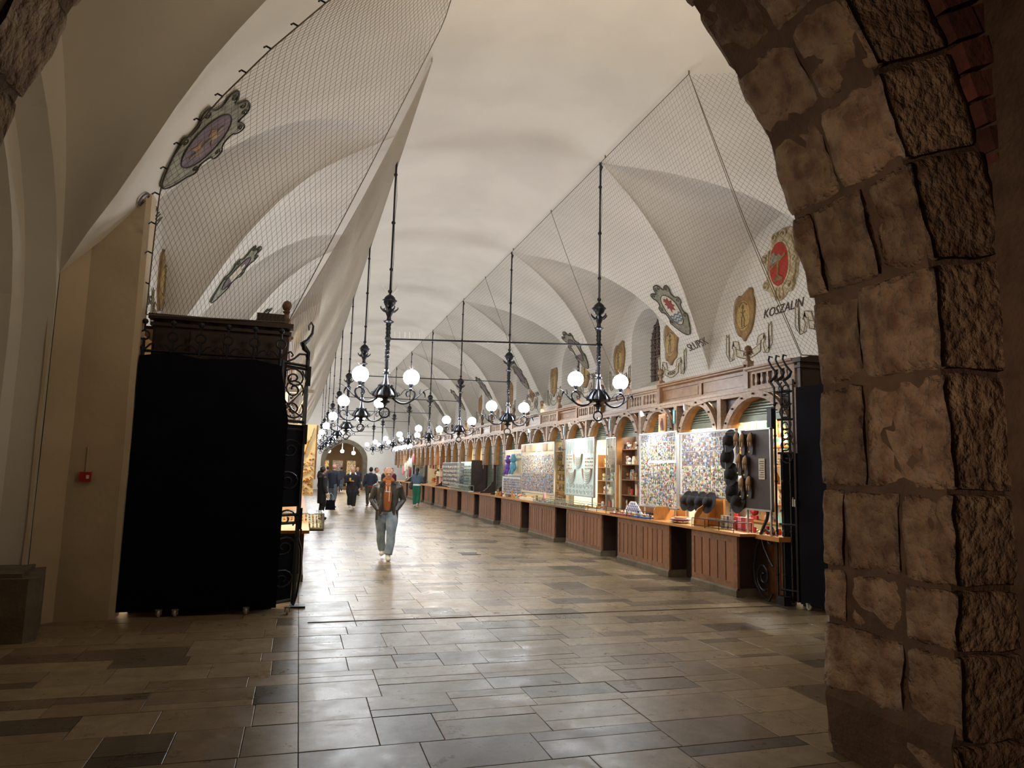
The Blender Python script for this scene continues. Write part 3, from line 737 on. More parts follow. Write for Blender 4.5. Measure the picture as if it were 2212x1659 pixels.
def make_frieze(L, kind, top=3.485):
    root = empty('cornice_section'); dz = top-3.485
    if kind == 'panel':
        f = MB(); f.box(.06, .12, 0, L, 3.15, 3.40+dz); f.box(.03, .06, 0, L, 3.15, 3.19); f.box(.03, .06, 0, L, 3.345+dz, 3.40+dz)
        n = 1 if L < 2 else 2
        for k in range(n+1): f.box(.03, .06, max(0, L*k/n-.05), min(L, L*k/n+.05), 3.19, 3.345+dz)
        for k in range(n): f.box(.05, .065, L*k/n+.10, L*(k+1)/n-.10, 3.215, 3.32+dz)
        f.build('frieze_panel', M['wood_up'], root)
    else:
        f = MB(); f.box(.10, .12, 0, L, 3.15, 3.40); f.build('frieze_back', M['wood_dark'], root)
        g = MB(); g.box(.0, .06, 0, .14, 3.15, 3.40); g.box(.0, .06, L-.14, L, 3.15, 3.40); g.box(0, .06, .14, L-.14, 3.15, 3.185); g.box(0, .06, .14, L-.14, 3.37, 3.40)
        if L > 1.2: g.box(0, .06, L/2-.05, L/2+.05, 3.185, 3.37)
        g.build('rail', M['wood_grey'], root)
        n = 8 if L > 1.2 else 6; b0 = None
        w_ = [(.018, 0), (.018, .02), (.012, .03), (.03, .06), (.034, .085), (.02, .12), (.014, .15), (.022, .165), (.022, .185)]
        for i in range(n):
            y_ = .21+(L-.42)*i/(n-1)
            if L > 1.2: y_ = .21+(L/2-.36)*(i % 4)/3+(L/2+.05-.1 if i > 3 else 0)+.0
            if b0 is None:
                ol = [(a, 3.185+z) for a, z in w_]+[(-a, 3.185+z) for a, z in reversed(w_)]
                b_ = MB(); b_.prism(ol, .012, .045, 'X'); b0 = b_.build('baluster', M['wood_grey'], root); b0.location.y = y_
            else: place(b0, root, (0, y_, 0))
    c_ = MB()
    c_.prism([(.12, 3.40+dz), (.0, 3.40+dz), (-.03, 3.42+dz), (-.03, 3.44+dz), (-.06, 3.455+dz), (-.06, 3.485+dz), (.14, 3.485+dz)], 0, L, 'Y'); c_.build('cornice', M['wood_up'] if kind == 'panel' else M['wood_grey'], root)
    return root
def finial_mesh(root, y_=0, x=.03):
    f = MB(); f.box(x-.06, x+.06, y_-.06, y_+.06, 3.15, 3.60)
    f.lathe([(.05, 3.60), (.05, 3.615), (.035, 3.63), (.03, 3.68), (.05, 3.70), (.055, 3.71), (.03, 3.72), (.05, 3.74), (.062, 3.77), (.062, 3.80), (.045, 3.84), (.01, 3.86)], 12, cx=x, cy=y_)
    return f.build('finial', M['wood_up'], root, smooth=True)
def add_full_post(root):
    m_ = MB(); m_.box(0, .10, -.06, .06, .93, 1.95); m_.build('post', M['wood_dark'], root)
    s_ = MB(); s_.prism([(.02, .93), (-.50, .93), (-.46, .97), (-.34, 1.0), (-.28, 1.06), (-.22, 1.10), (-.17, 1.17), (-.10, 1.22), (-.05, 1.33), (.02, 1.36)], -.03, .03, 'Y'); s_.build('scroll_bracket', M['wood_dark'], root)
bays = []
ys_ = [8.45, 10.33]+[11.78+1.45*k for k in range(30)]
OPENB = {0: 2.64, 1: 2.60, 2: 2.58, 3: 2.56, 4: 2.55, 5: 2.58, 6: 2.6}
cache = {}
FACE = 6.8
grp = 'arches of the wooden stall arcades'
for i in range(30):
    L = ys_[i+1]-ys_[i]
    if i <= 6: zb_ = OPENB[i]
    elif i <= 8: zb_ = 1.9
    elif i <= 11: zb_ = .95
    elif i <= 13: zb_ = 2.75
    elif i <= 16: zb_ = .95
    elif i <= 20: zb_ = 2.7
    elif i <= 23: zb_ = .95
    else: zb_ = 2.7
    full = i in (10, 11, 12, 17, 21, 24) 
    key = (round(L, 2), zb_, full)
    if key in cache: r_o = copy_tree(cache[key])
    else:
        r_o = make_bay(L); add_shutter(r_o, L, zb_);
        if full: add_full_post(r_o)
        cache[key] = r_o
    r_o.location = (FACE, ys_[i], 0)
    if i == 0: lb = 'widest carved oak arch of the stall arcade, next to the right-hand iron gate'
    else: lb = '%s oak arch of the right-hand stall arcade counted from the iron gate' % ORD[i]
    tag(r_o, lb, 'arch', 'oak arches of the right-hand stall arcade'); bays.append(r_o)
# left arcade: the same units turned round
for i in range(1, 18):
    src = bays[i]; r_o = copy_tree(src)
    r_o.location = (-.24, ys_[i]+1.45+.0, 0); r_o.rotation_euler = (0, 0, pi)
    tag(r_o, '%s oak arch of the left-hand stall arcade, counted from the dark gate leaf' % ORD[i-1], 'arch', 'oak arches of the left-hand stall arcade')
fz = [(8.45, 9.58, 'bal'), (9.58, 12.45, 'panel')]
y = 12.45
while y < 50: fz += [(y, y+1.47, 'bal'), (y+1.47, y+2.87, 'panel')]; y += 2.87
fcache = {}
for sd in (1, -1):
    nb_ = npn = 0
    for i, (y0, y1, kd) in enumerate(fz):
        if sd < 0 and (i < 1 or i > 14): continue
        key = (round(y1-y0, 2), kd)
        if key in fcache: q = copy_tree(fcache[key])
        else:
            q = make_frieze(y1-y0, kd, 3.54 if i == 1 else 3.485); fcache[key] = q
            if i > 0 and i != 1: finial_mesh(q, 0)
            if i == 1: finial_mesh(q, 0, .03)
        side = 'right-hand' if sd > 0 else 'left-hand'
        if sd > 0: q.location = (FACE, y0, 0)
        else: q.location = (-.24, y1+.6, 0); q.rotation_euler = (0, 0, pi)
        kn = 'turned oak baluster section' if kd == 'bal' else 'panelled oak cornice section'
        if kd == 'bal': nb_ += 1; c_n = nb_
        else: npn += 1; c_n = npn
        lb = '%s %s above the %s arcade from the gate' % (ORD[c_n-1], kn, side)
        tag(q, lb, 'cornice', 'oak cornice sections of the %s stalls' % side)
# end panels and roofs of the stalls
def end_panel(x0, x1, y_, z1, label, thick=.06, dy=1):
    r = empty('stall_end', (x0, y_, 0), 0, label, 'panel')
    b = MB(); w_ = x1-x0; b.box(0, w_, 0, thick, 0, z1); b.build('board', M['wood_dark'], r)
    c_ = MB(); c_.box(-.03, w_+.03, -.04, thick+.02, z1-.14, z1-.10); c_.box(-.05, w_+.05, -.07, thick+.04, z1-.06, z1); c_.build('cornice', M['wood_dark'], r)
    n = max(3, int(w_/.32))
    for k in range(n):
        q = MB(); q.box(w_*k/n+.03, w_*(k+1)/n-.03, -.018, 0, .95, z1-.18); q.build('panel', M['wood'] if False else M['wood_dark'], r)
    return r
end_panel(6.8, 8.9, 8.33, 3.47, 'dark wooden end wall of the right-hand stall behind the iron gate')
end_panel(-1.80, -.22, 9.30, 3.54, 'dark brown wooden end wall of the left-hand stalls above the gate leaf')
finial_mesh(None, 0, 0).location = (-.27, 9.42, .02)
fo = bpy.data.objects['finial.001'] if 'finial.001' in bpy.data.objects else None
for o_ in C.objects:
    if o_.name.startswith('finial') and o_.parent is None: tag(o_, 'turned wooden ball finial on the corner of the left cabinet', 'finial')
m_ = MB(); m_.box(-.62, -.28, 9.26, 9.40, 3.54, 3.66); m_.build('wooden_crate', M['wood_dark'], label='low dark box on top of the left cabinet beside the finial', cat='box')
m_ = MB(); m_.prism([(6.9, 3.48), (7.9, 3.48), (7.85, 3.53), (7.0, 3.52)], 8.36, 8.75, 'Y'); m_.build('loose_board', M['wood_dark'], label='dark loose boards lying on top of the right stall corner', cat='board')
rf = MB(); rf.box(6.92, 9.2, 8.4, 54, 3.36, 3.40); rf.build('stall_roof', M['wood_dark'], label='flat roof boards over the right-hand row of stalls', cat='roof')
rf = MB(); rf.box(-2.5, -.36, 9.36, 54, 3.36, 3.40); rf.build('stall_roof', M['wood_dark'], label='flat roof boards over the left-hand row of stalls', cat='roof')

# ------------------------------------------------------------------ counters
def make_counter(L=2.05, n_each=5, indiv=True):
    r = empty('stall_counter')
    f = MB(); f.box(0, .04, 0, .08, .10, .88); f.box(0, .04, L-.08, L, .10, .88); f.box(0, .04, .08, L-.08, .10, .20); f.box(0, .04, .08, L-.08, .78, .88)
    groups = [(.08, L-.08)] if L < 1.5 else [(.08, L/2-.05), (L/2+.05, L-.08)]
    if len(groups) == 2: f.box(0, .04, L/2-.05, L/2+.05, .20, .78)
    f.build('frame', M['wood'], r)
    for a, b in groups:
        n = n_each
        for k in range(n):
            s_ = MB(); w_ = (b-a)/n; s_.box(.008, .026, a+w_*k+.013, a+w_*(k+1)-.013, .20, .78)
            s_.build('slat', M['wood_v'], r)
    bd = MB(); bd.box(.034, .7, .02, L-.02, .10, .88); bd.build('carcass', M['wood_dark'], r)
    p = MB(); p.prism([(-.02, 0), (.7, 0), (.7, .12), (.0, .12), (-.02, .09)], 0, L, 'Y'); p.build('plinth', M['plinth'], r)
    q = MB(); q.box(.34, .38, L, L+(.85 if L > 1.5 else .73), 0, .88); q.build('recessed_panel', M['wood_dark'], r)
    if L < 1.5:
        for k in range(4): q = MB(); q.box(.50, .53, -.62+.15*k, -.48+.15*k, 0, .85); q.build('recessed_slat', M['wood'], r)
    return r
CX = 6.24
cf = make_counter(1.25); cf.location = (CX, 9.10, 0); tag(cf, 'narrow slatted oak counter front nearest the right-hand gate', 'counter', 'oak counter fronts of the right-hand stalls')
c1 = make_counter(2.07); cs = [c1]
for k in range(15):
    o_ = c1 if k == 0 else copy_tree(c1)
    o_.location = (CX, 11.08+2.86*k, 0)
    lb = '%s slatted oak counter front from the right-hand gate' % ORD[k+1]
    tag(o_, lb, 'counter', 'oak counter fronts of the right-hand stalls')
for k in range(6):
    o_ = copy_tree(c1); o_.location = (.14, 13.4+2.86*k, 0); o_.rotation_euler = (0, 0, pi)
    tag(o_, '%s slatted oak counter front of the left-hand stalls behind the gate leaf' % ORD[k], 'counter', 'oak counter fronts of the left-hand stalls')
ct = MB(); ct.box(6.45, 7.0, 8.42, 8.95, .86, .925); ct.box(6.19, 6.95, 8.95, 54, .885, .925); ct.build('countertop', M['wood_honey'], label='long polished wooden countertop of the right-hand stalls', cat='countertop')
ct = MB(); ct.box(-.55, .18, 9.5, 54, .885, .925); ct.build('countertop', M['wood_honey'], label='long wooden countertop of the left-hand stalls', cat='countertop')
# ------------------------------------------------------------------ iron gates
def arc3(c, r, a0, a1, n, fn, sx=1): return [fn(c[0]+sx*r*cos(a0+(a1-a0)*i/n), c[1]+r*sin(a0+(a1-a0)*i/n)) for i in range(n+1)]
def sp2(cx, cz, r0, r1, a0, turns, fn, n=22): return [fn(cx+(r0+(r1-r0)*i/n)*cos(a0+turns*2*pi*i/n), cz+(r0+(r1-r0)*i/n)*sin(a0+turns*2*pi*i/n)) for i in range(n+1)]
def caster(parent, x, y, z=0):
    c_ = MB(); c_.box(x-.035, x+.035, y-.02, y+.02, z+.075, z+.09); c_.box(x-.03, x-.02, y-.02, y+.02, z+.03, z+.08); c_.box(x+.02, x+.03, y-.02, y+.02, z+.03, z+.08)
    o_ = c_.build('caster', M['steel'], parent)
    w_ = MB(); w_.lathe([(.036, -.014), (.04, -.01), (.04, .01), (.036, .014)], 14, mtx=Matrix.Translation((x, y, z+.04)) @ Matrix.Rotation(pi/2, 4, 'Y')); w_.build('wheel', M['wheel'], o_, smooth=True)
def gate_leaf(parent, x0, x1, nfin, fn):
    """vertical ironwork field between x0..x1 in the leaf plane: stiles, rails, finials and scrolls"""
    fr_ = MB()
    for x in (x0, x1): fr_.tube([fn(x, .06), fn(x, 3.12)], .02, 4)
    for z in (.10, 1.02, 1.12, 2.28, 2.38, 2.98, 3.05): fr_.tube([fn(x0, z), fn(x1, z)], .016, 4)
    fr_.build('frame', M['iron_dull'], parent)
    for k in range(nfin):
        x = x0+(x1-x0)*k/(nfin-1) if nfin > 1 else x1
        f_ = MB(); f_.tube([fn(x, 3.02), fn(x, 3.20)], .018, 5); f_.tube([fn(x+.055*cos(2*pi*i/14), 3.235+.055*sin(2*pi*i/14)) for i in range(14)], .012, 5, closed=True)
        f_.tube([fn(x, 3.28), fn(x, 3.38)], .012, 5); p = fn(x, 3.40); f_.sphere(p, .035, 8)
        for s_ in (1, -1): f_.tube([fn(x+s_*.01, 3.06), fn(x+s_*.07, 3.13), fn(x+s_*.12, 3.15), fn(x+s_*.15, 3.11), fn(x+s_*.13, 3.09)], .012, 5)
        f_.build('finial', M['iron_dull'], parent, smooth=True)
    return fr_
gl = empty('iron_gate', (0, 0, 0), 0, 'dark iron gate leaf covered with navy sheet, standing on casters at left', 'gate')
def fnL(x, z): return (x, 9.02-.02*x, z)
b_ = MB(); b_.prism([(-1.86, .07), (-.16, .07), (-.16, 2.30), (-.28, 2.96), (-.6, 3.02), (-1.2, 2.98), (-1.5, 3.04), (-1.86, 2.98)], 8.99, 9.0, 'Y')
b_.build('sheet_panel', M['sheet'], gl)
gate_leaf(gl, -1.84, -.30, 6, fnL)
sc_m = MB()
for k in range(4):
    xc_ = -1.65+.38*k
    for z0 in (.35, 1.45, 2.55):
        for s_ in (1, -1): sc_m.tube(sp2(xc_, z0+.16*s_, .13, .03, -s_*pi/2, s_*1.4, fnL), .012, 4)
sc_m.build('scrollwork', M['iron_dull'], gl, smooth=True)
for x in (-1.42, -1.25, -.49): caster(gl, x, 8.99)
caster(gl, -.03, 8.93)
# narrow openwork leaf hinged at its right-hand edge
def fnO(u, z): return (-.27+u*.30, 9.06+u*.26, z)
ow = MB()
for u in (0.0, 1.0): ow.tube([fnO(u, .05), fnO(u, 3.12 if u else 3.05)], .026, 4)
for z in (.10, 1.04, 1.14, 2.20, 2.30, 2.98, 3.02): ow.tube([fnO(0, z), fnO(1, z)], .018, 4)
owo = ow.build('openwork_leaf', M['iron'], gl)
pn = MB(); pn.add([fnO(0, 1.24), fnO(1, 1.24), fnO(1, 2.26), fnO(0, 2.26)], [(0, 1, 2, 3)]); pn.add([fnO(0, .12), fnO(.9, .12), fnO(.9, .9), fnO(0, .9)], [(0, 1, 2, 3)]); pn.build('backing_sheet', M['sheet'], owo)
scr = MB()
for cz_, rr_, a0, tn in ((2.84, .30, 2.4, -1.5), (2.70, .28, -.5, 1.6), (2.45, .30, .6, -1.6), (1.95, .32, .4, 1.5), (1.55, .32, 2.6, -1.5), (1.10, .30, -.8, 1.2), (.75, .33, .4, 1.6), (.36, .33, 2.8, -1.6)):
    n = 20
    scr.tube([fnO(.5+(rr_*1.45*(1-.8*i/n))*cos(a0+tn*2*pi*i/n), cz_+(.13*(1-.8*i/n))*sin(a0+tn*2*pi*i/n)) for i in range(n+1)], .012, 5)
scr.tube([fnO(.05, 2.36), fnO(.4, 2.52), fnO(.9, 2.72), fnO(.98, 2.85), fnO(.8, 2.95)], .013, 5); scr.tube([fnO(.05, 2.60), fnO(.45, 2.45), fnO(.9, 2.36)], .013, 5)
scr.tube([fnO(.2, 3.04), fnO(.45, 3.09), fnO(.65, 3.16), fnO(.9, 3.17), fnO(.98, 3.10)], .014, 5)
scr.build('scrollwork', M['iron'], owo, smooth=True)
ft = MB(); ft.tube([fnO(1.0, 3.10), fnO(1.0, 3.20), fnO(.82, 3.25), fnO(.75, 3.30), fnO(.95, 3.36), fnO(1.12, 3.46), fnO(1.14, 3.56), fnO(1.05, 3.60), fnO(.95, 3.55), fnO(.98, 3.49)], .026, 6, taper=[1.0, 1.1, 1.6, 1.5, 1.0, .7, .5, .45, .4, .3]); ft.build('serpent_finial', M['iron'], owo, smooth=True)
hg = MB()
for z in (2.90, 2.15, 1.1): 
    p = fnO(1.08, z); hg.box(p[0]-.02, p[0]+.025, p[1]-.03, p[1]+.03, z-.13, z+.12)
hg.build('hinge', M['iron_dull'], owo); 
bs = MB(); p = fnO(1.1, 0); bs.box(p[0]-.07, p[0]+.12, p[1]-.05, p[1]+.10, .003, .02); bs.build('floor_plate', M['iron'], owo)
foot = MB(); foot.tube([fnO(1.0, .9), fnO(1.18, .7), fnO(1.22, .4), fnO(1.12, .15), fnO(1.0, .03)], .018, 5); foot.tube([fnO(1.0, 1.0), fnO(1.15, .95), fnO(1.12, .86)], .015, 5); foot.build('stay', M['iron'], owo, smooth=True)

gr_ = empty('iron_gate', (0, 0, 0), 0, 'folded black iron gate leaves against the right-hand stall corner', 'gate')
def fnR(u, z): return (6.62+u*.10, 8.62-u*.62, z)
for q in range(3):
    def fq(u, z, q=q): return (6.56+.045*q+u*.12, 8.60-.10*q-u*.30, z)
    lf = MB(); lf.tube([fq(0, .04), fq(0, 3.05)], .016, 5)
    for zc in (1.0, 1.7, 2.35, 2.8, .4): p = fq(0, zc); lf.sphere(p, .026, 6)
    lf.tube([fq(0, 3.05), fq(-.2, 3.14), fq(.05, 3.2), fq(.15, 3.26), fq(-.1, 3.36), fq(-.25, 3.46), fq(-.2, 3.52), fq(-.05, 3.5)], .018, 6, taper=[1, 1.3, 1.3, 1, .9, .8, .9, .5])
    lf.build('stile', M['iron'], gr_, smooth=True)
b_ = MB(); b_.hexa([(6.63, 8.22, .06), (6.66, 8.22, .06), (6.80, 7.6, .06), (6.77, 7.6, .06), (6.63, 8.22, 3.02), (6.66, 8.22, 3.02), (6.80, 7.6, 3.02), (6.77, 7.6, 3.02)]); b_.build('sheet_panel', M['sheet'], gr_)
b_ = MB(); b_.hexa([(6.66, 8.62, .06), (6.68, 8.62, .06), (6.72, 8.2, .06), (6.70, 8.2, .06), (6.66, 8.62, 2.1), (6.68, 8.62, 2.1), (6.72, 8.2, 2.1), (6.70, 8.2, 2.1)]); b_.build('sheet_panel', M['sheet'], gr_)
def fS(u, z): return (6.575+u*.09, 8.56-u*.24, z)
s1 = MB()
for cz_, a0, tn in ((3.02, 2, 1.4), (2.85, -.4, -1.5), (2.68, .8, 1.6), (2.50, 2.4, -1.4), (2.2, .2, 1.4), (2.36, -.8, 1.5), (2.05, .9, -1.5)):
    s1.tube([fS(.5+.42*(1-.8*i/18)*cos(a0+tn*2*pi*i/18), cz_+.11*(1-.8*i/18)*sin(a0+tn*2*pi*i/18)) for i in range(19)], .010, 5)
for z in (2.98, 2.58, 2.1, 1.1, .2): s1.tube([fS(0, z), fS(1, z)], .016, 4)
s1.tube([fS(1, .06), fS(1, 3.15)], .018, 4); s1.build('scrollwork', M['iron'], gr_, smooth=True)
hx = MB(); hx.box(6.50, 6.56, 8.60, 8.70, 2.45, 2.75); hx.build('lock_box', M['iron_dull'], gr_)
ss = MB()  # big scroll stay at the foot
def fB(u, z): return (6.50, 8.62+u, z)
ss.tube([fB(-.02, 1.75), fB(.03, 1.45), fB(.12, 1.15), fB(.26, .95), fB(.40, .70), fB(.46, .45), fB(.42, .22), fB(.28, .07), fB(.10, .02), fB(.02, .12)], .020, 6, taper=[.7, .9, 1.3, 1, 1, 1, 1, 1, 1, .8])
ss.tube([fB(.27, .93), fB(.20, .75), fB(.08, .58), fB(0, .5)], .015, 5)
ss.tube([fB(.27, .93), fB(.16, 1.0), fB(.04, .98), fB(-.02, .88), fB(.04, .80), fB(.10, .83), fB(.08, .89)], .015, 5)
ss.tube([fB(.0+.22+.17*(1-.85*i/22)*cos(-1.9+1.6*2*pi*i/22), .34+.21*(1-.85*i/22)*sin(-1.9+1.6*2*pi*i/22)) for i in range(23)], .017, 6)
ss.build('scroll_stay', M['iron'], gr_, smooth=True)
ft = MB(); ft.box(6.50, 6.62, 8.40, 8.56, .0, .12); ft.build('foot_block', M['iron_dull'], gr_)
caster(gr_, 6.66, 8.10); caster(gr_, 6.74, 7.80)
m_ = MB(); m_.tube([(6.585, 8.28, 1.44+.05*sin(a)) for a in (0, 1, 2)], .004, 4); m_.box(6.575, 6.59, 8.22, 8.245, 1.36, 1.46); m_.box(6.575, 6.59, 8.26, 8.285, 1.36, 1.46); m_.build('padlock', M['steel'], gr_)

# alarm box on the pier
m_ = MB(); m_.box(-2.32, -2.21, 8.865, 8.915, 1.51, 1.62); al = m_.build('fire_alarm_box', M['red'], label='small red fire alarm box on the plastered pier', cat='alarm')
m_ = MB(); m_.box(-2.252, -2.222, 8.862, 8.866, 1.545, 1.585); m_.build('call_point', M['cream'], al); m_ = MB(); m_.box(-2.272, -2.268, 8.90, 8.915, 1.62, 1.9); m_.build('conduit', M['plaster_old'], al)

# ------------------------------------------------------------------ inside the right-hand stalls
bw = MB(); bw.box(8.45, 8.5, 8.4, 50, 0, 3.36); bw.build('stall_back_wall', M['cream'], label='pale back wall running behind the goods of the right-hand stalls', cat='panel')
bw = MB(); bw.box(-2.05, -2.0, 9.4, 50, 0, 3.36); bw.build('stall_back_wall', M['cream'], label='back wall behind the goods of the left-hand stalls', cat='panel')
for i, y_ in enumerate((11.78, 14.78, 17.55, 21.88, 26.3, 30.6, 36.4, 43.5)):
    dv = MB(); dv.box(7.05, 8.45, y_-.02, y_+.02, 0, 3.36); dv.build('stall_partition', M['cream'], label='wooden partition between stalls, %s from the right-hand gate' % ORD[i], cat='partition', group='partitions between right-hand stalls')
WHITE = (1, .97, .90); WARM = (1, .66, .30)
def stall_lamp(x, y, z, d, L, pw, col, side='right'):
    l_ = MB(); l_.box(x-.05, x+.05, y-L/2, y+L/2, z+.02, z+.06); l_.box(x-.01, x+.01, y-L/2+.1, y-L/2+.12, z+.06, 3.37); l_.box(x-.01, x+.01, y+L/2-.12, y+L/2-.1, z+.06, 3.37); r = l_.build('strip_lamp', M['white'], label=None)
    area('stall_light', (x, y, z), d, .12, L, pw, col)
    return r
LAMPS = [(7.75, 9.5, 1.5, 130, WHITE), (7.75, 11.1, 1.2, 110, WHITE), (7.75, 13.1, 2.2, 170, WHITE), (7.75, 16.1, 2.4, 190, WHITE), (7.75, 19.2, 2.4, 120, (1, .92, .75)),
         (7.75, 29.0, 2.6, 110, (1, .8, .5)), (7.75, 35.2, 3.4, 190, WARM), (7.75, 41.5, 4, 110, (1, .85, .7)), (7.75, 47, 4, 110, WHITE)]
for i, (x, y_, L, pw, col) in enumerate(LAMPS):
    q = stall_lamp(x, y_, 3.02, (-.75, 0, -1), L, pw, col)
    tag(q, 'white strip lamp under the stall roof, %s from the right-hand gate' % ORD[i], 'lamp', 'strip lamps in the right-hand stalls')
for i, (y_, L, pw, col) in enumerate([(10.6, 1.8, 100, (1, .80, .50)), (14.5, 2, 75, (1, .9, .7)), (19, 3, 95, (1, .85, .6)), (26, 4, 110, WARM), (35, 4, 95, WHITE), (44, 4, 95, WHITE)]):
    q = stall_lamp(-1.35, y_, 3.02, (.85, 0, -1), L, pw, col)
    tag(q, 'strip lamp under the stall roof, %s from the left-hand gate' % ORD[i], 'lamp', 'strip lamps in the left-hand stalls')
# clip-on spot lamps under the arcade beam that light the boards
def spot_lamp(x, y, z, tgt, pw, label):
    r = empty('clip_lamp', (x, y, z), 0, label, 'lamp', 'clip-on lamps over the goods')
    d = (Vector(tgt)-Vector((x, y, z))).normalized(); q = d.to_track_quat('-Z', 'Y').to_matrix().to_4x4()
    m_ = MB(); m_.lathe([(.045, -.06), (.04, -.02), (.025, .03), (.012, .05)], 10, mtx=q); m_.build('lamp_head', M['white'], r, smooth=True)
    s_ = MB(); s_.tube([(0, 0, .0), (.2, 0, .02), (6.8-x-.02, 0, max(.0, 3.05-z))], .006, 5); s_.build('lamp_arm', M['steel'], r)
    l = bpy.data.lights.new('clip_light', 'SPOT'); l.energy = pw; l.spot_size = 1.7; l.spot_blend = .6; l.color = (1, .98, .93); l.shadow_soft_size = .04
    o = bpy.data.objects.new('clip_light', l); C.objects.link(o); o.location = Vector((x, y, z))+d*.08; o.rotation_euler = d.to_track_quat('-Z', 'Y').to_euler()
for i, (y_, ty, pw) in enumerate([(10.6, 10.7, 55), (12.2, 12.2, 48), (14.2, 14.2, 40), (16.0, 16.0, 36), (19.2, 19.4, 55)]):
    spot_lamp(6.28, y_, 2.92, (6.7, ty, 1.9), pw, 'small white clip-on lamp over the goods boards, %s from the gate' % ORD[i])

# ---- boards covered with prints and magnets
rb = random.Random(3)
def rect_piece(w_, h_, t=.006):
    m = MB(); m.box(-t, 0, -w_/2, w_/2, -h_/2, h_/2); return m
def board(name, y0, y1, z0, z1, x, m, label, cat='display board', tilt=0):
    r = empty(name, (x, (y0+y1)/2, z0), 0, label, cat)
    b = MB(); W = (y1-y0)/2; b.box(0, .03, -W, W, 0, z1-z0); b.build('panel', m, r)
    f = MB()
    for (a, c_, d, e) in ((-W-.012, W+.012, -.012, .012), (-W-.012, W+.012, z1-z0-.012, z1-z0+.012), (-W-.012, -W+.012, 0, z1-z0), (W-.012, W+.012, 0, z1-z0)): f.box(-.012, .035, a, c_, d, e)
    f.build('frame', M['steel'], r)
    l = MB()
    if z0 > .96:
        for s_ in (-1, 1): l.box(.03, .05, s_*W*.8-.012, s_*W*.8+.012, .93-z0, z1-z0-.1)
        l.build('support_leg', M['steel'], r)
    return r
bd1 = board('magnet_board', 9.62, 11.33, 1.40, 2.50, 6.60, M['white'], 'white board of scenic magnets beside the hanging black hats')
bd2 = board('magnet_board', 11.42, 12.90, 1.13, 2.55, 6.60, M['white'], 'white board crowded with small odd-shaped magnets next to the souvenir shelves')
bd3 = board('magnet_board', 17.95, 20.90, 1.12, 2.56, 6.62, M['cream'], 'cream board of paper souvenirs and magnets beside the plush toys')
counts = {'ind': 0}
mesh_cache = {}
def magnet(x, y, z, w_, h_, m, label, group, rot=0):
    k = (round(w_, 3), round(h_, 3), m.name)
    if k not in mesh_cache:
        o = rect_piece(w_, h_).build('magnet', m, label=label, cat='magnet', group=group); mesh_cache[k] = o.data
    else:
        o = bpy.data.objects.new('magnet', mesh_cache[k]); C.objects.link(o); tag(o, label, 'magnet', group)
    o.location = (x, y, z); o.rotation_euler = (rot, 0, 0)
L1 = 'scenic magnet on board beside black hats'; G1 = 'magnets on the first white board'
L2 = 'magnet on board beside souvenir shelves'; G2 = 'magnets on the second white board'
z = 2.44; row = 0
while z > 1.45:
    big = z > 2.05
    w_ = .155 if row < 4 else .115; h_ = .075 if row < 4 else .062
    y_ = 11.25-w_/2; col = 0
    while y_ > 9.70:
        magnet(6.598, y_+rb.uniform(-.006, .006), z, w_*.9, h_*.86, M['photo'] if row < 8 and rb.random() < .85 else M['souv'], L1+', %s row down, %s from left' % (ORD[row], ORD[col]), G1, rb.uniform(-.03, .03)); counts['ind'] += 1; col += 1
        y_ -= w_
    z -= h_; row += 1
z = 2.49; row = 0
while z > 1.2 and counts['ind'] < 298:
    w_ = .15 if row < 2 or z < 1.32 else .083; h_ = .072 if row < 2 else .070
    y_ = 12.84-w_/2; col = 0
    while y_ > 11.48 and counts['ind'] < 298:
        f_ = rb.uniform(.72, .95); f_ = .92 if row < 2 else round(f_, 1)
        magnet(6.598, y_+rb.uniform(-.01, .01), z+rb.uniform(-.008, .008), w_*f_, h_*round(rb.uniform(.75, 1.0), 1), M['photo'] if row < 2 else M['souv'], L2+', %s row down, %s from left' % (ORD[row], ORD[col]), G2, rb.uniform(-.25, .25) if row > 1 else 0); counts['ind'] += 1; col += 1
        y_ -= w_
    z -= h_; row += 1
def stuff_field(parent, y0, y1, z0, z1, w_, h_, m, x=-.008, name='print_field', jit=.2, fill=.9, depth=.006, loc=None):
    mb = MB(); y_ = y0+w_/2
    while y_ < y1-w_*.4:
        z = z0+h_/2
        while z < z1-h_*.4:
            a = w_*fill/2*rb.uniform(.8, 1.1); b = h_*fill/2*rb.uniform(.8, 1.1); dy = rb.uniform(-1, 1)*w_*jit*.3; dz = rb.uniform(-1, 1)*h_*jit*.3
            mb.box(x-depth*rb.uniform(.6, 1.5), x+.006, y_+dy-a, y_+dy+a, z+dz-b, z+dz+b); z += h_
        y_ += w_
    return mb.build(name, m, parent, kind='stuff')
zz = z+.11
if zz > 1.2: stuff_field(bd2, -.70, .70, .03, zz-1.13, .085, .068, M['souv'])
stuff_field(bd3, -1.44, 1.44, .06, .60, .14, .075, M['photo']); stuff_field(bd3, -1.44, 1.44, .60, 1.18, .10, .085, M['souv'])
for k in range(6):
    t = MB(); yy = 1.28-.5*k; t.box(-.02, 0, yy-.19, yy+.19, 1.22, 1.42); t.box(-.025, -.02, yy-.12, yy+.12, 1.25, 1.39); t.build('framed_picture', M['cream'] if k % 2 else M['wood_honey'], bd3)
bd4 = board('postcard_board', 20.85, 22.9, 1.0, 1.56, 6.60, M['white'], 'low white board of postcards under the plush toys'); stuff_field(bd4, -1.0, 1.0, .03, .54, .17, .08, M['photo'])
bd5 = board('toy_board', 20.85, 22.8, 1.60, 2.42, 6.66, M['cream'], 'cream rounded board with plush toys hanging on it'); stuff_field(bd5, -.9, .2, .45, .78, .15, .14, M['souv'], fill=.6); stuff_field(bd5, .5, .95, .06, .45, .16, .13, M['souv'], fill=.6)
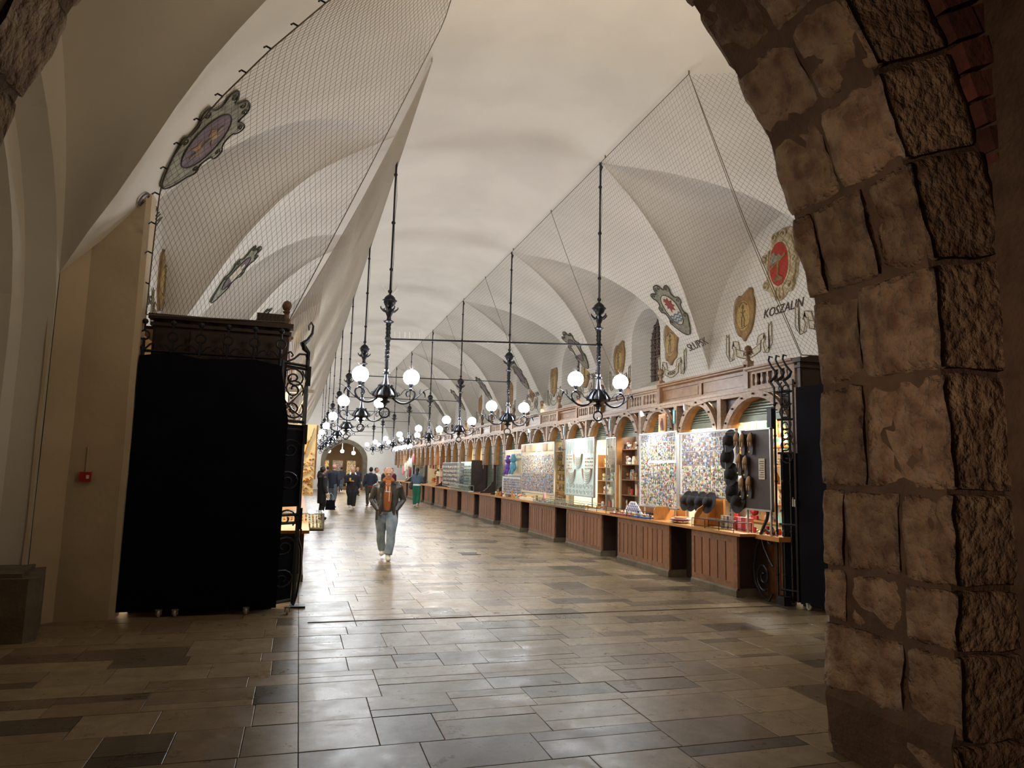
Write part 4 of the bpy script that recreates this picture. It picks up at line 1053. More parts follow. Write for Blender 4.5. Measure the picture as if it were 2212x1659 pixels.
def plush(y, z, m, label):
    r = empty('plush_toy', (6.52, y, z), 0, label, 'toy')
    b = MB(); b.sphere((0, 0, .0), .15, 12, (.7, 1, 1.1)); b.sphere((0, 0, .24), .13, 12, (.8, 1, .95)); b.build('body', m, r, smooth='all')
    for s_ in (1, -1):
        l = MB(); l.tube([(-.03, s_*.09, -.08), (-.07, s_*.13, -.18)], .045, 8); l.sphere((-.07, s_*.13, -.19), .05, 8); l.build('leg', m, r, smooth='all')
        e = MB(); e.sphere((0, s_*.09, .36), .04, 8); e.build('ear', m, r, smooth='all')
        q = MB(); q.sphere((-.10, s_*.055, .27), .028, 8); q.build('eye', M['white'], r, smooth='all')
plush(21.45, 1.88, flat('plush_blue', (.10, .32, .45)), 'pale blue plush toy animal hanging on the cream board')
plush(22.0, 1.86, flat('plush_purple', (.14, .05, .35)), 'purple plush toy animal hanging beside the blue one')
# necklace board
nk = board('necklace_board', 15.15, 16.98, 1.19, 2.58, 6.58, M['mint'], 'pale mint board hung with rows of silver necklaces and bracelets')
def swag(mb, y, z, w_, d, r=.004): mb.tube([(-.012, y+w_*t, z-d*sqrt(max(0, 1-t*t))) for t in [i/10-1 for i in range(21)]], r, 4)
for cy, cz_, n, w0 in ((.08, 1.02, 6, .24), (-.50, .66, 6, .25), (.52, .64, 6, .25)):
    for k in range(n):
        m_ = MB(); swag(m_, cy, cz_, w0+.012*k, .10+.050*k, .006); m_.build('necklace', M['silver'] if k % 3 else M['amber'], nk)
for k in range(8):
    for rw in (0, 1):
        m_ = MB(); yy, zz_ = -.78+.22*k, .10+.14*rw; m_.tube([(-.012, yy+.055*cos(2*pi*i/14), zz_+.045*sin(2*pi*i/14)) for i in range(14)], .005, 4, closed=True); m_.build('bracelet', M['silver'], nk)
for k in range(9):
    m_ = MB(); swag(m_, -.75+.19*k, 1.33, .045, .30, .003); m_.build('necklace', M['silver'], nk)
stuff_field(nk, -.85, -.3, .62, 1.0, .10, .08, M['jewel'], fill=.35, name='pendant_field'); stuff_field(nk, .45, .85, .62, 1.05, .10, .08, M['jewel'], fill=.35, name='pendant_field')
# shelf of wooden souvenirs beside board 2
def shelf_unit(y0, y1, z0, z1, x, n, label, mback=M['white'], deep=.35, mshelf=M['wood']):
    r = empty('shelf_unit', (x, (y0+y1)/2, z0), 0, label, 'shelf'); W = (y1-y0)/2
    b = MB(); b.box(deep-.02, deep, -W, W, 0, z1-z0); b.build('back', mback, r)
    if z0 > .5: q0 = MB(); q0.box(.02, deep, -W, W, -z0, 0); q0.build('base', M['wood_dark'], r)
    for a_ in (W-.02, -W):
        s_ = MB(); s_.box(0, deep, a_, a_+.02, 0, z1-z0); s_.build('side', mshelf, r)
    for k in range(n+1):
        z = (z1-z0)*k/n
        if k <= n-1:
            q = MB(); q.box(0, deep, -W+.02, W-.02, z, z+.018); q.build('shelf', mshelf, r)
    return r
def goods(y0, y1, z, x0, x1, n, ms, label, group, hmin=.08, hmax=.2, cat='souvenir', name='souvenir_figure'):
    for k in range(n):
        yy = y0+(y1-y0)*(k+.5)/n+rb.uniform(-.01, .01); h = rb.uniform(hmin, hmax); w_ = (y1-y0)/n*.42*rb.uniform(.7, 1); xx = rb.uniform(x0, x1)
        kind = rb.randrange(4); m_ = MB()
        if kind == 0: m_.box(xx-.015, xx+.015, yy-w_, yy+w_, z, z+h)
        elif kind == 1: m_.lathe([(w_*.6, z), (w_*.7, z+.02), (w_*.35, z+h*.45), (w_*.5, z+h*.7), (w_*.3, z+h*.95), (.003, z+h)], 8, cx=xx, cy=yy)
        elif kind == 2: m_.box(xx-.03, xx+.03, yy-w_, yy+w_, z, z+h*.5); m_.prism([(yy-w_*1.1, z+h*.5), (yy+w_*1.1, z+h*.5), (yy, z+h)], xx-.03, xx+.03, 'X')
        else: m_.box(xx-.02, xx+.02, yy-w_, yy+w_, z, z+h*.3); m_.sphere((xx, yy, z+h*.6), w_*.8, 8)
        m_.build(name, ms[rb.randrange(len(ms))], label=label+', %s from the gate' % ORD[k], cat=cat, group=group)
S_M = [M['souv'], M['wood_honey'], M['cream'], M['red'], M['gold'], M['white'], M['souv']]
su = shelf_unit(13.7, 14.62, .93, 2.62, 7.02, 5, 'tall lit shelf unit of small wooden boxes and figures beside the magnet boards', M['white'])
for k in range(5):
    goods(13.74, 14.58, .95+.338*k, 7.09, 7.2, 7, S_M, 'souvenir on the %s shelf up of the tall unit' % ORD[k], 'souvenirs on the tall shelf unit', .12, .24)
su2 = shelf_unit(14.95, 15.95, .93, 2.2, 7.02, 4, 'honey-coloured wooden shelf unit beside the necklace board', M['white'], mshelf=M['wood_honey'])
for k in range(4): goods(14.99, 15.9, .95+.318*k, 7.09, 7.2, 6, S_M, 'figure on the %s shelf up of the honey-coloured unit' % ORD[k], 'figures on the honey-coloured shelf unit', .12, .22)
su3 = shelf_unit(18.05, 18.95, .93, 2.6, 7.02, 6, 'cream shelf unit with rows of small framed pictures', M['cream'], deep=.12, mshelf=M['cream'])
for k in range(6):
    for j in range(3):
        t = MB(); t.box(-.012, 0, -.09, .09, 0, .16); o_ = t.build('framed_picture', M['souv'], label='small framed picture, %s from the gate on the %s row up of the cream unit' % (ORD[j], ORD[k]), cat='picture', group='framed pictures on the cream unit'); o_.location = (7.07, 18.23+.27*j, .97+.278*k)
gc = empty('display_screen', (6.55, 14.05, .93), 0, 'upright clear glass display panel hung with white necklaces', 'panel')
m_ = MB(); m_.box(0, .006, -.12, .35, 0, 1.6); m_.build('pane', M['glass'], gc); m_ = MB(); m_.box(-.01, .015, -.135, -.12, 0, 1.6); m_.box(-.01, .015, .35, .365, 0, 1.6); m_.box(-.01, .015, -.12, .35, 1.59, 1.61); m_.build('frame', M['steel'], gc)
# paintings hung high inside the stalls
for i in range(14):
    yy = 8.75+.30*i if i < 12 else 13.4+.5*(i-12)
    h = rb.uniform(.5, .7); z0 = 2.75-h; t = MB(); t.box(0, .02, -.135, .135, 0, h); o_ = t.build('painting', M['canvas'], label='small bright painting hung high inside the stall, %s from the gate' % (ORD[i] if i < 12 else ['thirteenth', 'fourteenth'][i-12]), cat='painting', group='bright paintings in the first stalls')
    o_.location = (8.0 if i % 2 else 8.03, yy, z0); o_.location.x = 8.0
bk = MB(); bk.box(8.05, 8.08, 8.6, 14.3, .9, 3.0); bk.build('back_board', M['cream'], label='cream backing board behind the bright paintings', cat='panel')
for r_ in range(5):
    goods(8.7, 14.2, 1.0+.32*r_, 7.75, 7.95, 26, S_M+[M['canvas'], M['photo']], 'small gift on the %s rack up behind the magnet boards' % ORD[r_], 'gifts on the racks behind the boards', .12, .24, name='souvenir_figure')
    sh = MB(); sh.box(7.7, 8.05, 8.6, 14.3, .975+.32*r_, .9995+.32*r_); sh.build('wall_shelf', M['wood_honey'], label='long wall shelf %s from below behind the magnet boards' % ORD[r_], cat='shelf', group='wall shelves behind the boards')
# framed icon hanging over board 2
ic = empty('framed_icon', (6.60, 11.95, 2.56), 0, 'small gilt-framed painted panel with a dark robed figure hanging in the arch', 'picture')
m_ = MB(); m_.box(-.02, .02, -.13, .13, 0, .34); m_.build('frame', M['wood_honey'], ic); m_ = MB(); m_.box(-.024, -.02, -.10, .10, .03, .31); m_.build('gilt_ground', M['soffit'], ic)
m_ = MB(); m_.prism([(-.06, .03), (.06, .03), (.05, .17), (.02, .26), (-.02, .26), (-.05, .17)], -.03, -.024, 'X'); m_.build('robed_figure', flat('robe', (.09, .03, .02)), ic); m_ = MB(); m_.sphere((-.03, 0, .225), .02, 8); m_.build('face', flat('icon_face', (.4, .2, .1)), ic)
m_ = MB(); m_.tube([(0, 0, .34), (.1, 0, .42)], .003, 4); m_.build('hanging_wire', M['steel'], ic)
for i, y_ in enumerate((11.78, 14.68, 17.58, 20.48)):
    m_ = MB(); m_.box(-.008, 0, -.035, .035, 0, .26); o_ = m_.build('stall_sign', M['teal'], label='narrow upright teal stall sign between arches, %s from the gate' % ORD[i], cat='sign', group='teal stall signs'); o_.location = (6.745, y_, 2.72)
    q = MB(); q.box(-.010, -.008, -.012, .012, .04, .22); q.build('lettering_strip', M['white'], o_)
# black hats: rack, hat stand frame, stacked under board 1
def hat(loc, rz, tilt, label, band=False):
    r = empty('felt_hat', loc, 0, label, 'hat', 'black felt hats at the first stall'); r.rotation_euler = (0, tilt, rz)
    m_ = MB(); m_.lathe([(.001, .11), (.05, .108), (.078, .09), (.082, .02), (.09, .006), (.17, .0), (.185, .012), (.183, .016), (.168, .006), (.088, .010)], 20); m_.build('crown_and_brim', flat('black_felt', (.012, .010, .012), .9), r, smooth='all')
    q = MB(); q.lathe([(.0835, .010), (.084, .028), (.083, .03)], 20); q.build('hat_band', M['rubber'] if not band else M['red'], r)
for i, (y_, z_) in enumerate(((9.50, 2.30), (9.57, 2.04), (9.47, 1.78), (9.44, 1.52), (9.30, 1.38))):
    hat((6.42, y_, z_), 0, -pi/2+.15, 'black felt hat hanging at the edge of the hat rack, %s from the top' % ORD[i])
for i, y_ in enumerate((10.95, 10.75, 10.5, 10.25)):
    hat((6.52, y_, 1.31), 0, -pi/2+.3, 'black felt hat under the magnet board, %s from the left' % ORD[i], False)
hb = board('slipper_board', 8.52, 9.20, 1.28, 2.45, 6.42, M['wood_dark'], 'dark board hung with pairs of leather slippers beside the iron gate')
m_ = MB(); m_.tube([(-.05, .70, .0), (-.05, .70, 1.15), (-.05, .2, 1.16)], .005, 5); m_.build('wire_hanger', M['steel'], hb)
hide = flat('tan_hide', (.36, .24, .14), .8); dk = flat('dark_leather', (.035, .025, .03), .6)
def slipper(y, z, label):
    r = empty('slipper', (6.40, y, z), 0, label, 'slipper', 'leather slippers on the dark board')
    s_ = MB(); ol = [(.0, -.17), (.035, -.15), (.045, -.08), (.035, .0), (.045, .08), (.04, .14), (.0, .17), (-.04, .14), (-.045, .08), (-.035, 0), (-.045, -.08), (-.035, -.15)]; s_.prism(ol, -.012, 0, 'X'); s_.build('sole', dk, r)
    s_ = MB(); s_.loft([(Vector((-.02, 0, .165)), .006, .006, Vector((1, 0, 0)), Vector((0, 1, 0))), (Vector((-.03, 0, .14)), .02, .036, Vector((1, 0, 0)), Vector((0, 1, 0))), (Vector((-.038, 0, .08)), .032, .046, Vector((1, 0, 0)), Vector((0, 1, 0))), (Vector((-.036, 0, .03)), .034, .042, Vector((1, 0, 0)), Vector((0, 1, 0)))]); s_.build('upper', hide, r, smooth='all')
    for s2 in (1, -1): t = MB(); t.prism([(s2*.005, .03), (s2*.04, .03), (s2*.03, -.05)], -.05, -.03, 'X'); t.build('collar', hide, r)
    t = MB(); t.box(-.05, -.045, -.012, .012, -.13, -.11); t.build('price_tag', flat('yellow_tag', (.7, .65, .05)), r)
rows_s = [(9.27, 2.26), (9.13, 2.24), (8.93, 2.24), (9.22, 1.93), (9.06, 1.90), (9.16, 1.58), (8.98, 1.60)]
for i, (y_, z_) in enumerate(rows_s): slipper(y_, z_, 'tan and dark leather slipper on the board by the gate, %s in reading order' % ORD[i])
m_ = MB(); m_.box(-.006, 0, -.07, .07, 0, .3); o_ = m_.build('price_list', M['scroll'], label='small paper price list pinned to the dark slipper board', cat='paper'); o_.location = (6.415, 8.72, 1.72)
for k in range(8): q = MB(); q.box(-.008, -.006, -.055, .055-.03*(k % 3)*.5, .03+.032*k, .04+.032*k); q.build('printed_line', M['text'], o_)
# honey-coloured curved divider boards on the countertop
def divider(y, z1, label, long=.5):
    r = empty('divider_board', (6.30, y, .925), 0, label, 'divider'); h = z1-.925
    m_ = MB(); m_.prism([(0, 0), (long, 0), (long, h), (long*.72, h), (long*.55, h*.95), (long*.40, h*.72), (long*.18, h*.60), (long*.05, h*.42), (0, h*.2)], -.012, .012, 'Y'); m_.build('side', M['wood_honey'], r)
    m_ = MB(); m_.box(long-.02, long+.02, -.25, .012, 0, h); m_.build('back', M['wood_honey'], r)
divider(10.38, 1.39, 'curved honey-coloured wooden divider on the counter under the hats', .42)
r = empty('divider_board', (6.30, 11.75, .925), 0, 'low rounded honey-coloured wooden box side on the counter', 'divider')
m_ = MB(); m_.prism([(0, 0), (.5, 0), (.5, .24), (.06, .24), (.02, .22), (0, .17)], -.012, .012, 'Y'); m_.build('side', M['wood_honey'], r); m_ = MB(); m_.box(.48, .5, -.3, .012, 0, .24); m_.build('back', M['wood_honey'], r)
def plate(loc, r0, m, label):
    m_ = MB(); m_.lathe([(r0*.5, 0), (r0*.6, .004), (r0, .028), (r0*.99, .033), (r0*.6, .012), (.002, .010)], 24); m_.build('painted_plate', m, label=label, cat='plate', group='plates on the counter', loc=loc, smooth='all')
for k, (m, t) in enumerate(((M['souv'], 'green patterned'), (M['crimson'], 'dark red'), (M['white'], 'white'), (flat('orange_glaze', (.6, .16, .04), .3), 'orange'))):
    plate((6.42, 11.0, .93+.022*k), .20-.018*k, m, '%s souvenir plate in the stack on the counter' % t)
rk = empty('wire_tray', (6.25, 9.15, .925), 0, 'low black wire tray with clear top on the counter nearest the gate', 'tray')
m_ = MB(); 
for x in (-.03, .28): 
    for z in (.03, .14): m_.tube([(x, 0, z), (x, 1.15, z)], .006, 5)
for y_ in (0, .38, .77, 1.15):
    for x in (-.03, .28): m_.tube([(x, y_, .0), (x, y_, .14)], .006, 5)
    m_.tube([(-.03, y_, .14), (.28, y_, .14)], .006, 5)
m_.build('wire_frame', M['iron'], rk); m_ = MB(); m_.box(-.02, .27, .5, 1.14, .142, .148); m_.build('clear_top', M['glass'], rk)
# chessboard leaning, souvenirs on countertop, glass showcases
cb = empty('chess_board', (6.50, 13.0, .93), 0, 'blue and white diamond-patterned board standing on the counter', 'board')
m_ = MB(); m_.prism([(-.40, 0), (.40, 0), (.40, .06), (.10, .27), (-.10, .27), (-.40, .06)], 0, .015, 'X'); m_.build('white_board', M['white'], cb)
dm = flat('deep_blue', (.02, .05, .30))
d_ = MB()
for i in range(-4, 5):
    for j in range(5):
        y_ = i*.075+(j % 2)*.0375; z_ = .03+j*.048
        if abs(y_) < .36-max(0, z_-.06)*1.35: d_.prism([(y_-.022, z_), (y_, z_-.026), (y_+.022, z_), (y_, z_+.026)], -.004, .0, 'X')
d_.build('blue_diamond', dm, cb, kind='stuff')
goods(11.95, 13.6, .93, 6.28, 6.40, 22, [M['cream'], M['wood_honey'], M['souv'], M['white']], 'tiny carved figure in the tray near the counter edge', 'tiny figures on the counter edge', .05, .10)
tr = MB(); tr.box(6.22, 6.46, 11.95, 12.55, .926, .95); tr.build('tray', flat('blue_tray', (.02, .08, .28)), label='shallow blue tray of tiny figures at the counter edge', cat='tray')
tr = MB(); tr.box(6.22, 6.46, 12.62, 13.5, .926, .95); tr.build('tray', M['crimson'], label='shallow dark red tray of tiny figures at the counter edge', cat='tray')
ra = MB()
for z in (.99, 1.06): ra.tube([(6.20, 11.7, z), (6.20, 14.6, z)], .006, 5)
for k in range(7): ra.tube([(6.20, 11.7+.483*k, .92), (6.20, 11.7+.483*k, 1.06)], .006, 5)
ra.build('counter_rail', M['iron'], label='thin black rail along the counter edge in front of the shelf units', cat='rail')
def showcase(y0, y1, label, m=M['jewel'], h=.13, x0=6.16, x1=6.62):
    r = empty('glass_showcase', (0, y0, .926), 0, label, 'showcase'); L = y1-y0
    m_ = MB(); m_.box(x0+.01, x1, 0.01, L-.01, 0, .03); m_.build('tray', M['white'], r)
    m_ = MB(); m_.box(x0, x1, 0, L, h, h+.006); m_.box(x0, x0+.005, 0, L, 0, h); m_.build('pane', M['glass'], r)
    e = MB()
    for x in (x0, x1): 
        e.box(x-.006, x+.006, 0, L, h, h+.012); e.box(x-.006, x+.006, 0, L, 0, .012)
        for y_ in (0, L): e.box(x-.006, x+.006, y_-.006, y_+.006, 0, h)
    e.build('edge_strip', M['steel'], r)
    mb = MB(); y_ = .05
    while y_ < L-.05:
        x = x0+.05
        while x < x1-.03: mb.box(x, x+.028, y_, y_+.035, .03, .03+rb.uniform(.008, .03)); x += .05
        y_ += .06
    mb.build('trinkets', m, r, kind='stuff')
showcase(14.7, 16.6, 'flat glass showcase of trinkets under the necklace board'); showcase(16.65, 18.3, 'flat glass showcase left of the necklace board', M['souv'])
showcase(26.0, 29.4, 'greenish glass showcase far down the right-hand counter', M['souv'], .22, 6.16, 6.37)
goods(18.5, 20.8, .93, 6.35, 6.5, 16, S_M+[M['pink']], 'small toy on the counter before the cream board', 'small toys before the cream board', .06, .18)
goods(20.9, 23.0, .93, 6.3, 6.55, 16, S_M+[M['amber']], 'small knick-knack on the counter under the toys', 'knick-knacks under the plush toys', .06, .22)
m_ = MB(); m_.prism([(18.0, 0), (18.32, 0), (18.02, .26)], 6.38, 6.42, 'X'); o_ = m_.build('price_sign', M['pink'], label='pink triangular price sign on the counter beside the white box', cat='sign'); o_.location.z = .93
m_ = MB(); m_.box(6.3, 6.5, 18.6, 20.0, .93, 1.01); m_.build('long_box', M['cream'], label='long low cream box on the counter before the cream board', cat='box')
# red gift bags, jars at the first stall
for k in range(4):
    m_ = MB(); m_.box(-.04, .04, -.045, .045, 0, .2); m_.box(-.041, .041, -.046, .046, .09, .11); o_ = m_.build('gift_box', M['pink'] if k % 2 else M['red'], label='%s red and pink gift box on the ledge beside the gate' % ORD[k], cat='box', group='gift boxes by the gate'); o_.location = (6.62, 9.62-.1*k, .93)
for k in range(5):
    m_ = MB(); m_.lathe([(.025, 0), (.025, .12), (.018, .14), (.022, .15), (.022, .20)], 10); o_ = m_.build('souvenir_tube', M['photo'] if k % 2 else M['steel'], label='%s slim souvenir tube beside the gift boxes' % ORD[k], cat='souvenir', group='souvenir tubes by the gift boxes'); o_.location = (6.55, 9.72+.055*k, .93)
goods(8.55, 9.25, .93, 6.5, 6.7, 12, [M['crimson'], M['silver'], M['souv'], M['red']], 'small dark trinket at the counter end', 'trinkets at the counter end', .05, .14)
# further stalls: glass tower, cages of goods, warm shelves
gt = empty('glass_cabinet', (6.4, 26.55, .93), 0, 'pale green lit glass cabinet on the counter far down the right-hand stalls', 'cabinet')
m_ = MB(); m_.box(.3, .32, 0, 2.6, 0, 1.15); m_.build('back', M['mint'], gt); m_ = MB(); m_.box(0, .004, 0, 2.6, 0, 1.15); m_.build('pane', M['glass'], gt)
for k in range(5):
    m_ = MB(); m_.box(.02, .3, 0, 2.6, .2*k, .2*k+.01); m_.build('shelf', M['glass'], gt)
stuff_field(gt, .1, 2.5, .05, 1.0, .09, .12, M['souv'], x=.15, name='figurine_rows', fill=.5, depth=.03)
m_ = MB(); m_.box(-.02, .75, -.05, 0, 0, 1.2); m_.build('side', M['wood_dark'], gt)
m_ = MB(); m_.tube([(.16, .1, 1.12), (.16, 2.5, 1.12)], .012, 6); m_.build('lamp_tube', mat('cabinet_tube', (1, 1, 1), emit=(.9, 1, .93), emit_s=9), gt)

gb = board('magnet_board', 29.6, 33.2, 1.0, 2.05, 6.6, M['wood_dark'], 'dark grid board of small goods beyond the glass cabinet'); stuff_field(gb, -1.8, 1.8, .05, 1.0, .22, .18, M['souv'], fill=.6)
wb = MB(); wb.box(7.4, 7.45, 32, 39, .9, 3.0); wb.build('lit_back_board', M['soffit'], label='orange-brown back board of the warmly lit stall', cat='panel')
for k in range(5):
    sh = MB(); sh.box(7.05, 7.4, 32.1, 38.9, .985+.38*k, .9985+.38*k); sh.build('wall_shelf', M['wood_honey'], label='long shelf of the warmly lit stall, %s from below' % ORD[k], cat='shelf')
for k in range(5): goods(32.2, 38.8, 1.0+.38*k, 7.1, 7.3, 16, [M['wood_honey'], M['cream'], M['amber'], M['red']], 'wooden toy on the %s rack up, warm-lit stall' % ORD[k], 'wooden toys of the warm stall', .15, .3)
for i, (y_, z_, m) in enumerate([(40.5, 2.4, M['pink']), (41.2, 2.15, M['white']), (42.0, 2.2, M['white']), (42.8, 2.0, M['cream']), (43.6, 1.9, M['white']), (44.4, 1.7, M['pink']), (41.6, 1.6, M['crimson']), (43, 1.4, M['souv'])]):
    m_ = MB(); m_.tube([(0, 0, .32), (0, .01, .2)], .006, 4); m_.loft([(Vector((0, 0, .2)), .03, .05, Vector((1, 0, 0)), Vector((0, 1, 0))), (Vector((0, 0, .0)), .08, .20, Vector((1, 0, 0)), Vector((0, 1, 0))), (Vector((0, 0, -.3)), .07, .24, Vector((1, 0, 0)), Vector((0, 1, 0))), (Vector((0, 0, -.36)), .03, .20, Vector((1, 0, 0)), Vector((0, 1, 0)))])
    m_.build('hanging_bag', m, label='bag hanging outside the far right-hand stall, %s from the front' % ORD[i], cat='bag', group='bags hanging at the far stall', loc=(6.3, y_, z_), smooth='all')
# light garland far down on the right-hand arcade
gd = MB()
for k in range(60):
    gd.box(6.70, 6.72, 44+.16*k, 44.03+.16*k, 3.2-.25*rb.random(), 3.3)
gm = mat('garland_leds', (.8, .9, 1), emit=(.65, .8, 1), emit_s=5); gd.build('light_garland', gm, label='icicle light garland along the far end of the right-hand arcade', cat='garland', kind='stuff')
# ------------------------------------------------------------------ left: jewellery board and showcase that show past the gate
jb = board('jewellery_board', 0, .001, 1.30, 2.37, 0, M['cream'], 'cream board of amber necklaces and brooches showing past the left-hand gate'); 
for ch in list(jb.children): bpy.data.objects.remove(ch)
jb.location = (0, 11.0, 1.30)
m_ = MB(); m_.box(-.18, .225, 0, .03, 0, 1.07); m_.build('panel', M['cream'], jb)
m_ = MB(); m_.box(.225, .25, .0, .28, .25, 1.06); m_.build('chain_fringe', M['gold'], jb)
nl = MB(); nl.tube([(.03+.08*t, -.008, .80-.20*(1-t*t)) for t in [i/8-1 for i in range(17)]], .009, 5); nl.build('necklace', M['amber'], jb)
nl = MB(); nl.tube([(.10+.09*t, -.008, 1.02-.22*(1-t*t)) for t in [i/8-1 for i in range(17)]], .005, 5); nl.build('necklace', M['silver'], jb)
for k in range(26):
    xx, z_ = rb.uniform(-.1, .2), rb.uniform(.04, .95); m_ = MB(); m_.sphere((xx, -.006, z_), rb.uniform(.008, .018), 6); m_.build('brooch', M['amber'] if k % 3 else M['gold'], jb)
fld = MB()
for k in range(140):
    xx, z_ = rb.uniform(-.12, .2), rb.uniform(.03, .5); fld.box(xx-.008, xx+.008, -.01, 0, z_-.006, z_+.006)
fld.build('earring_rows', M['jewel'], jb, kind='stuff')
m_ = MB(); m_.box(.03, .07, .03, .06, -.36, .6); m_.build('support', M['steel'], jb)
sc1 = empty('glass_showcase', (0, 10.85, .80), 0, 'lit glass showcase of rings sticking out past the left-hand gate', 'showcase')
m_ = MB(); m_.box(-.5, .40, 0, .8, 0, .03); m_.build('base', M['wood'], sc1); m_ = MB(); m_.box(-.48, .38, .02, .78, .03, .05); m_.build('cream_tray', M['cream'], sc1)
m_ = MB(); m_.box(-.5, .40, 0, .006, .03, .25); m_.box(.395, .40, 0, .8, .03, .25); m_.box(-.5, .40, 0, .8, .25, .256); m_.build('pane', M['glass'], sc1)
e = MB()
for z in (.03, .25): e.box(-.5, .405, -.006, .006, z-.005, z+.005); e.box(.395, .407, 0, .8, z-.005, z+.005)
e.box(.395, .407, -.006, .006, 0, .25); e.build('edge_strip', M['steel'], sc1)
fld = MB()
for a in range(16):
    for b in range(8): fld.sphere((-.42+.052*a, .05+.09*b, .06+.02*b), .016, 6)
fld.build('ring_rows', M['jewel'], sc1, kind='stuff')
l = area('showcase_light', (-.02, 11.2, 1.28), (0, -.1, -1), .5, .2, 4, (1, .85, .6))
l = area('jewel_light', (-.25, 10.3, 2.75), (.2, 1, -.9), .5, .2, 9, (1, .85, .6))
m_ = MB(); m_.box(-.36, .14, 10.26, 10.34, 2.77, 2.82); m_.build('strip_lamp', M['white'], label='short strip lamp above the amber jewellery board', cat='lamp')
# ------------------------------------------------------------------ painted and carved coats of arms
def vault_map(s, dx0, Y0, rot=0):
    cr, sr = cos(rot), sin(rot)
    def f(u, v, e=0):
        u, v = u*cr-v*sr, u*sr+v*cr
        dx = dx0-.62*v; return Vector((XC+s*dx-s*.78*e, Y0-s*u, zs_(dx, s)-.62*e))
    return f
def wall_map(s, Y0, Z0, rot=0):
    XW = XWR if s > 0 else XWL; cr, sr = cos(rot), sin(rot)
    def f(u, v, e=0):
        u, v = u*cr-v*sr, u*sr+v*cr
        return Vector((XW-s*e, Y0-s*u, Z0+v))
    return f
def densify(ol, step=.05):
    out = []
    for a, b in zip(ol, ol[1:]+ol[:1]):
        n = max(1, int(sqrt((a[0]-b[0])**2+(a[1]-b[1])**2)/step)); out += [(a[0]+(b[0]-a[0])*i/n, a[1]+(b[1]-a[1])*i/n) for i in range(n)]
    return out
def chk(ol, it=2):
    for _ in range(it):
        q = []
        for a, b in zip(ol, ol[1:]+ol[:1]): q += [(a[0]*.75+b[0]*.25, a[1]*.75+b[1]*.25), (a[0]*.25+b[0]*.75, a[1]*.25+b[1]*.75)]
        ol = q
    return ol
def blob(mp, ol, e0, e1, name, m, parent, c=None):
    ol = densify(ol); n = len(ol); cx_ = c or (sum(p[0] for p in ol)/n, sum(p[1] for p in ol)/n); mb = MB(); R = 5; v = []; f = []
    for k in range(R):
        t = k/(R-1)*.999+.001; bev = 1 if k < R-1 else .0
        for p in ol: v.append(mp(cx_[0]+(p[0]-cx_[0])*t, cx_[1]+(p[1]-cx_[1])*t, e1 if bev else e0+(e1-e0)*.55))
    for p in ol: v.append(mp(cx_[0]+(p[0]-cx_[0])*1.01, cx_[1]+(p[1]-cx_[1])*1.01, e0))
    for k in range(R):
        for i in range(n): f.append((k*n+i, k*n+(i+1) % n, (k+1)*n+(i+1) % n, (k+1)*n+i))
    f.append(tuple(range(n))); mb.add(v, f); return mb.build(name, m, parent)
def curve_on(mb, mp, pts, r, e, k=5, taper=None): mb.tube([mp(u, v, e) for u, v in pts], r, k, taper=taper)
def oval(a, b, n=28, cx=0, cy=0): return [(cx+a*cos(2*pi*i/n), cy+b*sin(2*pi*i/n)) for i in range(n)]
def curl(cx, cy, r0, a0, turns, n=16): return [(cx+r0*(1-.8*i/n)*cos(a0+turns*2*pi*i/n), cy+r0*(1-.8*i/n)*sin(a0+turns*2*pi*i/n)) for i in range(n+1)]
def lettering(mp, body, u, v, size, parent, rot=0, shear=.2, m='text', e=.012):
    p = mp(u, v, e); x = mp(u+.1*cos(rot), v+.1*sin(rot), e)-p; up = mp(u-.1*sin(rot), v+.1*cos(rot), e)-p
    return text(body, size, p, x, up, M[m], parent, shear=shear)
